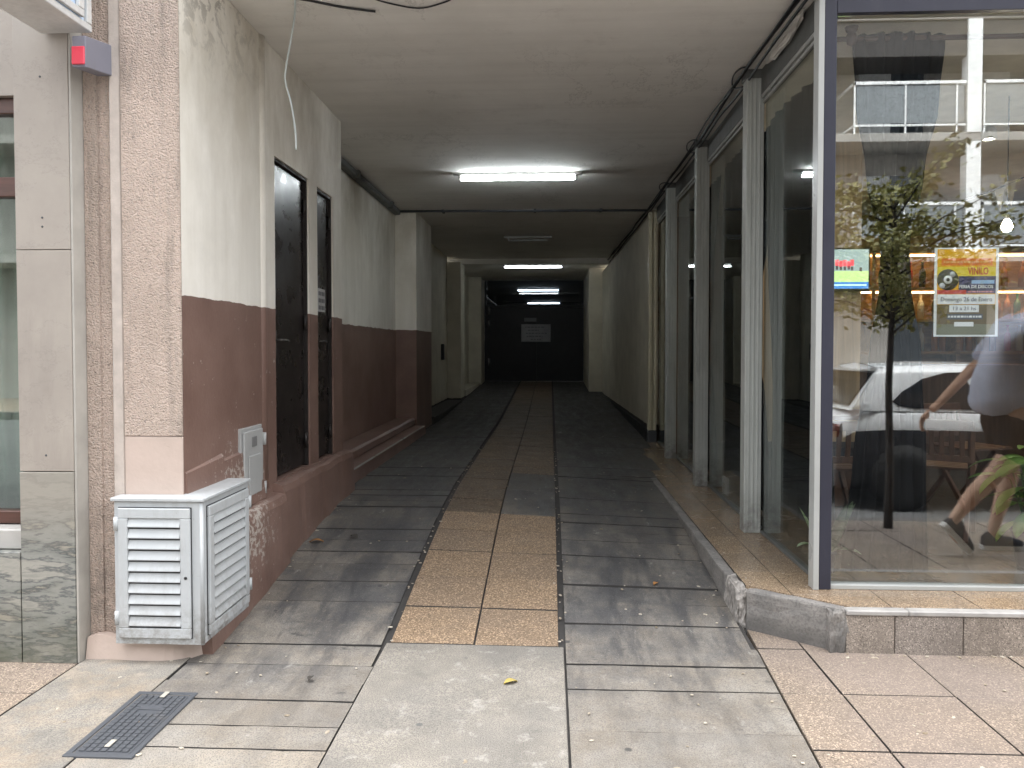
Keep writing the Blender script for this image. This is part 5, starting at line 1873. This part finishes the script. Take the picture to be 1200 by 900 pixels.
# parked hatchback
CARX, CARY, CARZ = 2.86, -0.6, -0.18
t = thing('parked_hatchback', 'white hatchback car with shade painted on its lower sides parked at the kerb, mirrored in the front pane', 'car', (CARX + 2, CARY, CARZ))
M_CAR = N('white_car_paint').P(color=(0.68, 0.7, 0.715), rough=0.22, coat=1.0).m
M_CGL = simple('dark_car_glass', (0.015, 0.017, 0.02), 0.06)
M_TYRE = simple('tyre_rubber', (0.02, 0.02, 0.02), 0.85)
def cw(x):  return pw(x, [(0, 0.70), (0.12, 0.80), (0.4, 0.845), (2.9, 0.85), (3.5, 0.82), (3.8, 0.72), (3.92, 0.55)])
def cb(x):  return pw(x, [(0, 0.84), (0.15, 0.97), (0.5, 1.0), (2.7, 0.95), (3.3, 0.88), (3.7, 0.78), (3.92, 0.62)])
bm = BM()
stations = [0, 0.05, 0.15, 0.4, 0.8, 1.4, 2.0, 2.6, 2.9, 3.2, 3.5, 3.7, 3.82, 3.92]
secs = []
for x in stations:
    w, h = cw(x), cb(x)
    half = [(w * 0.9, 0.2), (w * 0.985, 0.3), (w, 0.5), (w * 1.0, 0.62), (w * 0.985, 0.78 * h / 0.97), (w * 0.95, h - 0.03), (w * 0.88, h), (w * 0.4, h + 0.03)]
    ring = [(y, z) for y, z in half] + [(-y, z) for y, z in half[::-1]]
    secs.append([bm.verts.new((CARX + x, CARY + y, CARZ + z)) for y, z in ring])
for a, b2 in zip(secs, secs[1:]):
    for k in range(len(a)):
        f = bm.faces.new([a[k], a[(k + 1) % len(a)], b2[(k + 1) % len(a)], b2[k]])
        f.smooth = True
bm.faces.new(secs[0][::-1]); bm.faces.new(secs[-1])
def G(u, v, side, off=0.0):
    """greenhouse surface: u rear to front, v belt to roof"""
    xb, xt = lerp(0.1, 2.85, u), lerp(0.44, 2.15, u)
    vv = v
    x = lerp(xb, xt, vv)
    wb, wt = 0.80, 0.60
    y = lerp(wb, wt, vv ** 1.25) + off
    belt = 0.985 - 0.03 * u
    z = lerp(belt, 1.385 + 0.03 * math.sin(math.pi * min(1, u + 0.12)), vv)
    return Vector((CARX + x, CARY + side * y, CARZ + z))
for side in (1, -1):
    nu, nv = 14, 6
    g = [[bm.verts.new(G(i / nu, j / nv, side)) for i in range(nu + 1)] for j in range(nv + 1)]
    for j in range(nv):
        for i in range(nu):
            bm.faces.new([g[j][i], g[j][i + 1], g[j + 1][i + 1], g[j + 1][i]]).smooth = True
nu = 14
prev = None
for i in range(nu + 1):
    u = i / nu
    L_, R_ = G(u, 1, 1), G(u, 1, -1)
    row = [bm.verts.new(L_.lerp(R_, q) + Vector((0, 0, 0.05 * math.sin(math.pi * q)))) for q in (0, 0.1, 0.3, 0.5, 0.7, 0.9, 1)]
    if prev:
        for k in range(6):
            bm.faces.new([prev[k], prev[k + 1], row[k + 1], row[k]]).smooth = True
    prev = row
for u in (0, 1):
    a = [bm.verts.new(p) for p in (G(u, 0, 1), G(u, 1, 1), G(u, 1, 1).lerp(G(u, 1, -1), 0.5) + Vector((0, 0, 0.05)), G(u, 1, -1), G(u, 0, -1))]
    bm.faces.new(a)
# roof spoiler lip
sp0, sp1 = G(0, 1, 1), G(0, 1, -1)
hexa(bm, [sp0 + Vector((-0.16, -0.04, -0.03)), sp0 + Vector((0.05, 0, -0.02)), sp1 + Vector((0.05, 0, -0.02)), sp1 + Vector((-0.16, 0.04, -0.03))],
     [sp0 + Vector((-0.16, -0.04, -0.01)), sp0 + Vector((0.05, 0, 0.012)), sp1 + Vector((0.05, 0, 0.012)), sp1 + Vector((-0.16, 0.04, -0.01))])
bmesh.ops.remove_doubles(bm, verts=bm.verts, dist=0.001)
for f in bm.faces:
    if f.calc_center_median().z < CARZ + 0.8: f.material_index = 1  # lower sides coloured dark to stand in for shade on them
obj('body', bm, [M_CAR, simple('lower_body_shade', (0.035, 0.037, 0.042), 0.35)], t)
for side in (1, -1):
    for poly in ([(0.13, 0.22), (0.16, 0.12), (0.22, 0.07), (0.46, 0.06), (0.46, 0.88), (0.36, 0.86), (0.24, 0.72), (0.16, 0.45)], [(0.49, 0.06), (0.86, 0.08), (0.8, 0.5), (0.72, 0.86), (0.49, 0.88)]):
        bm = BM()
        c = (sum(p[0] for p in poly) / len(poly), sum(p[1] for p in poly) / len(poly))
        vc = bm.verts.new(G(*c, side, 0.012))
        vs = []
        for i in range(len(poly)):
            a, b2 = poly[i], poly[(i + 1) % len(poly)]
            for k in range(4):
                vs.append(bm.verts.new(G(lerp(a[0], b2[0], k / 4), lerp(a[1], b2[1], k / 4), side, 0.006)))
        for i in range(len(vs)):
            bm.faces.new([vc, vs[i], vs[(i + 1) % len(vs)]])
        obj('side_window', bm, M_CGL, t, smooth=True)
    bm = BM()
    for v0 in (0.5,):
        a, b2 = G(0.36, 0, side), G(0.44, 0, side)
        box(bm, CARX + 1.32, CARX + 1.52, CARY + side * 0.838, CARY + side * 0.875, CARZ + 0.8, CARZ + 0.835, 0.01)
    obj('door_handle', bm, M_CAR, t)
    bm = BM()
    box(bm, CARX - 0.012, CARX + 0.05, CARY + side * 0.5, CARY + side * 0.7, CARZ + 0.7, CARZ + 0.84, 0.02)
    obj('tail_light', bm, simple('dark_red_tail_lens', (0.09, 0.01, 0.01), 0.15), t)
for u, off, n_ in ((0.0, -0.012, 'rear_window'), (1.0, 0.012, 'windscreen')):
    bm = BM()
    P4 = []
    for v, sd2 in ((0.12, 0.86), (0.88, 0.9), (0.88, -0.9), (0.12, -0.86)):
        q = G(u, v, 1)
        P4.append(Vector((q.x + off, CARY + (q.y - CARY) * sd2, q.z)))
    va = [bm.verts.new(p) for p in P4]; vb = [bm.verts.new(p + Vector((off, 0, 0.004))) for p in P4]
    bm.faces.new(va); bm.faces.new(vb[::-1])
    for i in range(4):
        bm.faces.new([va[i], vb[i], vb[(i + 1) % 4], va[(i + 1) % 4]])
    obj(n_, bm, M_CGL, t)
for wx in (0.6, 3.1):
    for side in (1, -1):
        yy = CARY + side * 0.78
        bm = BM()
        lathe(bm, [(0.2, -0.09), (0.28, -0.09), (0.3, -0.07), (0.3, 0.07), (0.28, 0.09), (0.2, 0.09)], (CARX + wx, yy, CARZ + 0.3), 28, axis='Y')
        w = obj('wheel', bm, M_TYRE, t)
        bm = BM()
        lathe(bm, [(0.0, 0.075 * side), (0.06, 0.085 * side), (0.2, 0.06 * side), (0.2, -0.05 * side), (0.0, -0.05 * side)], (CARX + wx, yy, CARZ + 0.3), 20, axis='Y')
        obj('rim', bm, M_STEEL, w)
        bm = BM()
        lathe(bm, [(0.0, 0.0), (0.325, 0.0), (0.325, 0.006), (0.0, 0.006)], (CARX + wx, CARY + side * 0.852 - (0.006 if side < 0 else 0), CARZ + 0.33), 28, axis='Y')
        obj('wheel_arch', bm, M_TYRE, w)

# ------------------------------------------------------------------ pedestrian on the pavement, seen in the glass
def skin(name, chains, mat, parent, sub=2, smooth=True, extra=None):
    """chains: lists of (x,y,z,r); the first vertex of a later chain may name (chain, index) to start from"""
    verts, rad, edges, idx = [], [], [], []
    for ch in chains:
        ids = []
        for q in ch:
            if isinstance(q, tuple) and len(q) == 2:
                ids.append(idx[q[0]][q[1]])
            else:
                verts.append(q[:3]); rad.append(q[3]); ids.append(len(verts) - 1)
        for a, b2 in zip(ids, ids[1:]):
            edges.append((a, b2))
        idx.append(ids)
    me = bpy.data.meshes.new('sk')
    me.from_pydata(verts, edges, [])
    o = bpy.data.objects.new('sk', me)
    COL.objects.link(o)
    m = o.modifiers.new('s', 'SKIN')
    m.use_smooth_shade = True
    for i, v in enumerate(me.skin_vertices[0].data):
        r = rad[i]
        v.radius = r if isinstance(r, tuple) else (r, r)
        v.use_root = (i == 0)
    m2 = o.modifiers.new('d', 'SUBSURF')
    m2.levels = m2.render_levels = sub
    dg = bpy.context.evaluated_depsgraph_get()
    me2 = bpy.data.meshes.new_from_object(o.evaluated_get(dg))
    bm = BM()
    bm.from_mesh(me2)
    bpy.data.objects.remove(o)
    bpy.data.meshes.remove(me); bpy.data.meshes.remove(me2)
    if extra: extra(bm)
    return obj(name, bm, mat, parent, smooth=smooth)

PYC = 2.50
t = thing('person', 'person walking past in grey T-shirt and black shorts, mirrored in the front pane', 'person', (3.1, PYC, 0))
SKIN = simple('tan_skin', (0.62, 0.39, 0.28), 0.55, var=0.06, bump=0.05, bscale=150)
TEE = fabric('lavender_grey_jersey', (0.56, 0.6, 0.74))
SHORT = fabric('black_shorts_cloth', (0.016, 0.016, 0.019))
SHOE = fabric('black_shoe_canvas', (0.03, 0.03, 0.04))
SOLE = simple('white_shoe_sole', (0.72, 0.72, 0.7), 0.6)
yl, yr = PYC + 0.1, PYC - 0.1            # left leg is on the glass side
hipL, hipR = (3.14, yl, 0.98), (3.14, yr, 0.98)
def hand(base, direction, palmn, r=1.0):
    """chains for a relaxed hand: palm, four fingers and a thumb"""
    b = Vector(base); d = Vector(direction).normalized(); n_ = Vector(palmn).normalized(); s = d.cross(n_).normalized()
    out = []
    for k, (off, ln) in enumerate(((-0.030, 0.066), (-0.010, 0.078), (0.010, 0.074), (0.029, 0.058))):
        p0 = b + d * 0.03 + s * off * 0.7
        p1 = b + d * 0.085 + s * off
        p2 = p1 + d * ln * 0.45 + n_ * 0.012
        p3 = p2 + d * ln * 0.3 + n_ * 0.022
        p4 = p3 + d * ln * 0.18 + n_ * 0.022
        out.append([(*p0, 0.013), (*p1, 0.0105), (*p2, 0.009), (*p3, 0.008), (*p4, 0.0065)])
    p0 = b + d * 0.02 - s * 0.025
    p1 = p0 + d * 0.03 - s * 0.022 + n_ * 0.01
    p2 = p1 + d * 0.032 - s * 0.008 + n_ * 0.012
    out.append([(*p0, 0.013), (*p1, 0.0105), (*p2, 0.008)])
    return out
sh = (3.27, PYC, 1.62)
handR, handL = Vector((2.74, yr - 0.12, 0.97)), Vector((3.66, yl + 0.14, 1.18))
body = [
    [(3.14, PYC, 0.99, (0.15, 0.11)), (3.16, PYC, 1.12, (0.14, 0.10)), (3.20, PYC, 1.35, (0.16, 0.11)), (3.26, PYC, 1.56, (0.15, 0.09)), (3.30, PYC, 1.66, 0.06), (3.34, PYC, 1.73, 0.055)],
    [(0, 0), (*hipL[:3], 0.105), (3.15, yl, 0.75, 0.085), (3.03, yl + 0.01, 0.58, 0.066), (2.89, yl + 0.01, 0.44, 0.064), (2.79, yl + 0.01, 0.31, 0.045), (2.74, yl + 0.01, 0.24, 0.038), (2.73, yl + 0.01, 0.18, 0.035), (2.80, yl + 0.01, 0.09, 0.03)],
    [(0, 0), (*hipR[:3], 0.105), (3.21, yr, 0.77, 0.085), (3.24, yr, 0.53, 0.058), (3.19, yr, 0.38, 0.06), (3.14, yr, 0.2, 0.042), (3.12, yr, 0.105, 0.036), (3.15, yr, 0.06, 0.034), (3.25, yr, 0.045, 0.03)],
    [(0, 3), (3.25, PYC - 0.2, 1.58, 0.06), (3.13, PYC - 0.26, 1.34, 0.046), (3.04, PYC - 0.27, 1.26, 0.042), (2.87, PYC - 0.24, 1.09, 0.034), (2.79, yr - 0.13, 1.01, 0.027), (*handR, 0.03)],
    [(0, 3), (3.29, PYC + 0.2, 1.58, 0.06), (3.37, PYC + 0.26, 1.36, 0.046), (3.4, PYC + 0.27, 1.29, 0.042), (3.54, PYC + 0.26, 1.23, 0.034), (3.62, yl + 0.15, 1.2, 0.027), (*handL, 0.03)],
]
body_o = skin('body', body, SKIN, t)
bm = BM()
for hb, di, pn in ((handR, (-0.65, 0.02, -0.7), (0.3, 0.4, -0.3)), (handL, (0.9, 0.0, -0.3), (0, -0.5, -0.7))):
    for ch in hand(hb, di, pn):
        tube(bm, [c[:3] for c in ch], [c[3] for c in ch], 8)
obj('fingers', bm, SKIN, t, smooth=True)
# head with a face turned along the walk
hc = Vector((3.39, PYC, 1.84))
bm = BM()
bmesh.ops.create_uvsphere(bm, u_segments=32, v_segments=24, radius=1)
for v in bm.verts:
    d = v.co.copy()
    x, y, z = d.x * 0.098, d.y * 0.076, d.z * 0.118
    if d.x > 0 and d.z < 0: x *= 1 - 0.12 * abs(d.z); y *= 1 - 0.25 * abs(d.z)
    if d.x > 0.6:
        nose = math.exp(-((d.y / 0.13) ** 2) - ((d.z + 0.12) / 0.22) ** 2)
        x += 0.024 * nose
        eye = math.exp(-(((abs(d.y) - 0.38) / 0.14) ** 2) - ((d.z - 0.08) / 0.1) ** 2)
        x -= 0.01 * eye
        lip = math.exp(-((d.y / 0.28) ** 2) - ((d.z + 0.5) / 0.07) ** 2)
        x += 0.006 * lip
    v.co = hc + Vector((x, y, z))
head = obj('head', bm, SKIN, t, smooth=True)
for s in (-1, 1):
    bm = BM()
    bmesh.ops.create_uvsphere(bm, u_segments=12, v_segments=10, radius=1)
    for v in bm.verts: v.co = hc + Vector((v.co.x * 0.024 - 0.008, s * 0.077 + v.co.y * 0.009, v.co.z * 0.034 - 0.008))
    obj('ear', bm, SKIN, head, smooth=True)
    bm = BM()
    bmesh.ops.create_uvsphere(bm, u_segments=12, v_segments=10, radius=0.0115)
    bmesh.ops.translate(bm, vec=hc + Vector((0.082, s * 0.029, 0.008)), verts=bm.verts)
    obj('eye', bm, simple('eye_white', (0.6, 0.58, 0.55), 0.2), head, smooth=True)
    bm = BM()
    bmesh.ops.create_uvsphere(bm, u_segments=10, v_segments=8, radius=0.006)
    bmesh.ops.translate(bm, vec=hc + Vector((0.0895, s * 0.029, 0.008)), verts=bm.verts)
    obj('iris', bm, simple('dark_iris', (0.03, 0.02, 0.015), 0.2), head, smooth=True)
bm = BM()
box(bm, hc.x + 0.084, hc.x + 0.092, hc.y - 0.022, hc.y + 0.022, hc.z - 0.061, hc.z - 0.055, 0.002)
obj('mouth', bm, simple('lip_red', (0.3, 0.12, 0.1), 0.5), head)
bm = BM()
bmesh.ops.create_uvsphere(bm, u_segments=32, v_segments=24, radius=1)
for v in bm.verts:
    d = v.co.copy()
    k = 1.09 + 0.05 * mnoise.noise(d * 9)
    v.co = hc + Vector((d.x * 0.098 * k - 0.006, d.y * 0.076 * k, d.z * 0.118 * k + 0.004))
bmesh.ops.delete(bm, geom=[v for v in bm.verts if (v.co.z - hc.z) < 0.035 and (v.co.x - hc.x) > -0.035 or (v.co.x - hc.x) > 0.07 and (v.co.z - hc.z) < 0.07 or (v.co.z - hc.z) < -0.07], context='VERTS')
bmesh.ops.solidify(bm, geom=bm.faces[:], thickness=0.006)
obj('hair', bm, fabric('dark_brown_hair', (0.025, 0.017, 0.012)), t, smooth=True)
tee = [
    [(3.12, PYC, 0.93, (0.25, 0.19)), (3.12, PYC, 1.1, (0.235, 0.18)), (3.17, PYC, 1.35, (0.225, 0.16)), (3.25, PYC, 1.54, (0.19, 0.125)), (3.29, PYC, 1.635, (0.085, 0.075))],
    [(0, 3), (3.25, PYC - 0.2, 1.57, 0.085), (3.15, PYC - 0.265, 1.38, 0.085), (3.1, PYC - 0.275, 1.3, 0.088)],
    [(0, 3), (3.29, PYC + 0.2, 1.57, 0.09), (3.36, PYC + 0.265, 1.39, 0.09), (3.4, PYC + 0.275, 1.3, 0.093)],
]
def wrinkle(bm):
    for v in bm.verts:
        w = 0.012 * mnoise.noise(Vector((v.co.x * 9 + v.co.z * 5, v.co.y * 9, v.co.z * 7))) + 0.007 * mnoise.noise(v.co * 24)
        v.co += v.normal * w
skin('t_shirt', tee, TEE, t, 3, extra=wrinkle)
shorts = [
    [(3.14, PYC, 1.02, (0.165, 0.125)), (3.14, PYC, 0.93, (0.17, 0.13))],
    [(0, 1), (3.145, yl, 0.86, 0.125), (3.14, yl, 0.74, 0.118), (3.1, yl, 0.645, 0.115)],
    [(0, 1), (3.155, yr, 0.86, 0.125), (3.2, yr, 0.74, 0.118), (3.225, yr, 0.64, 0.112)],
]
skin('shorts', shorts, SHORT, t, 3, extra=wrinkle)
def shoe(heel, toe, y, up):
    h, e = Vector((heel[0], y, heel[1])), Vector((toe[0], y, toe[1]))
    d = (e - h).normalized(); u = Vector((up[0], 0, up[1])).normalized()
    L = (e - h).length
    bm = BM()
    secs = []
    for q, w, hh in ((0.0, 0.028, 0.075), (0.1, 0.037, 0.1), (0.3, 0.036, 0.1), (0.5, 0.042, 0.075), (0.75, 0.047, 0.058), (0.92, 0.038, 0.045), (1.0, 0.015, 0.03)):
        c = h + d * L * q
        ring = []
        for a in range(10):
            an = math.pi * a / 9
            ring.append(bm.verts.new(c + Vector((0, math.cos(an) * w, 0)) + u * (0.022 + math.sin(an) ** 0.8 * hh if 0 < a < 9 else 0.022)))
        secs.append(ring)
    for a, b2 in zip(secs, secs[1:]):
        for k in range(9):
            bm.faces.new([a[k], a[k + 1], b2[k + 1], b2[k]]).smooth = True
        bm.faces.new([a[9], a[0], b2[0], b2[9]])
    bm.faces.new(secs[0]); bm.faces.new(secs[-1][::-1])
    s_ = obj('shoe', bm, SHOE, t)
    bm = BM()
    lo, hi = [], []
    for q, w in ((-0.02, 0.02), (0.02, 0.036), (0.1, 0.041), (0.3, 0.038), (0.5, 0.044), (0.75, 0.05), (0.93, 0.042), (1.02, 0.018)):
        c = h + d * L * q
        lo.append([bm.verts.new(c + Vector((0, sg * w, 0)) - u * 0.004) for sg in (1, -1)]); hi.append([bm.verts.new(c + Vector((0, sg * w, 0)) + u * 0.028) for sg in (1, -1)])
    for i in range(len(lo) - 1):
        bm.faces.new([lo[i][0], lo[i + 1][0], hi[i + 1][0], hi[i][0]]); bm.faces.new([lo[i][1], hi[i][1], hi[i + 1][1], lo[i + 1][1]])
        bm.faces.new([hi[i][0], hi[i + 1][0], hi[i + 1][1], hi[i][1]]); bm.faces.new([lo[i][0], lo[i][1], lo[i + 1][1], lo[i + 1][0]])
    for e_ in (0, -1):
        bm.faces.new([lo[e_][0], hi[e_][0], hi[e_][1], lo[e_][1]])
    obj('sole', bm, SOLE, s_)
shoe((2.665, 0.215), (2.845, 0.02), yl + 0.01, (0.65, 0.6))
shoe((3.05, 0.004), (3.33, 0.004), yr, (0, 1))

# ------------------------------------------------------------------ fallen leaves and litter
def fallen(x, y, s, rot, mat, label):
    z = gz(x, y) + 0.005
    bm = BM()
    n = 9
    c = []
    for i in range(n + 1):
        u = i / n
        w = s * 0.3 * math.sin(math.pi * u) ** 0.8
        zz = 0.012 * math.sin(u * 3.1) * (s / 0.07)
        c.append((bm.verts.new((u * s - s / 2, -w, zz + 0.008)), bm.verts.new((u * s - s / 2, 0, zz)), bm.verts.new((u * s - s / 2, w, zz + 0.005))))
    for a, b2 in zip(c, c[1:]):
        bm.faces.new([a[0], a[1], b2[1], b2[0]]); bm.faces.new([a[1], a[2], b2[2], b2[1]])
    bmesh.ops.remove_doubles(bm, verts=bm.verts, dist=1e-5)
    bmesh.ops.solidify(bm, geom=bm.faces[:], thickness=0.0008)
    bmesh.ops.transform(bm, matrix=Matrix.Translation((x, y, z)) @ Matrix.Rotation(rot, 4, 'Z'), verts=bm.verts)
    tag(obj('fallen_leaf', bm, mat, loc=(x, y, z), smooth=True), label, 'leaf', 'fallen leaves on the driveway')
LY = leaf_mat('yellowed_leaf', (0.5, 0.4, 0.12), (0.45, 0.34, 0.1), 0.6)
LO = leaf_mat('orange_leaf', (0.5, 0.24, 0.08), (0.45, 0.2, 0.06), 0.6)
LD = leaf_mat('dark_leaf', (0.05, 0.045, 0.04), (0.06, 0.05, 0.04), 0.7)
fallen(-0.165, 3.27, 0.065, 0.5, LY, 'yellow fallen leaf lying on the pale concrete patch')
fallen(-1.5, 4.95, 0.09, 0.2, LO, 'orange fallen leaf on the left lane near the brown ledge')
fallen(-1.28, 5.05, 0.07, 2.5, LD, 'dark fallen leaf on the left lane, right of the orange leaf')
fallen(0.6, 4.45, 0.05, 1.0, LO, 'small orange leaf on the right lane near the kerb')
fallen(-1.02, 3.27, 0.045, 1.5, LD, 'small dark leaf at the front of the left lane')
bm = BM()
rnd = random.Random(77)
for k in range(330):
    m = rnd.random()
    if m < 0.3:
        x, y = rnd.choice((-0.78, 0.058)) + rnd.gauss(0, 0.012), rnd.uniform(3.6, 9)
    elif m < 0.5:
        x, y = rnd.uniform(-1.55, 0.9), rnd.uniform(3.2, 8)
    elif m < 0.62:
        y = rnd.uniform(3.9, 6.0)
        x = rnd.choice((-1.6 + abs(rnd.gauss(0, 0.04)), 0.93 - abs(rnd.gauss(0, 0.05))))
    elif m < 0.72:
        x, y = rnd.uniform(1.35, 3.0), 3.675 - abs(rnd.gauss(0, 0.03))
    else:
        x, y = rnd.uniform(-2.0, 2.4), rnd.uniform(2.5, 3.6)
    z = (gz(x, y) if x < 0.93 else 0.0)
    s = rnd.uniform(0.003, 0.009)
    tt = BM()
    bmesh.ops.create_icosphere(tt, subdivisions=1, radius=s)
    merge(bm, tt, Matrix.Translation((x, y, z + 0.003)) @ Matrix.Rotation(rnd.uniform(0, 6), 4, 'Z') @ Matrix.Diagonal((rnd.uniform(0.6, 2.0), 1, 0.5, 1)))
lit_o = obj('litter', bm, leaf_mat('litter_crumbs', (0.25, 0.2, 0.14), (0.55, 0.5, 0.42), 0.8), kind='stuff')
lit_o['label'] = 'pale crumbs and bits of litter strewn over the driveway'
lit_o['category'] = 'litter'
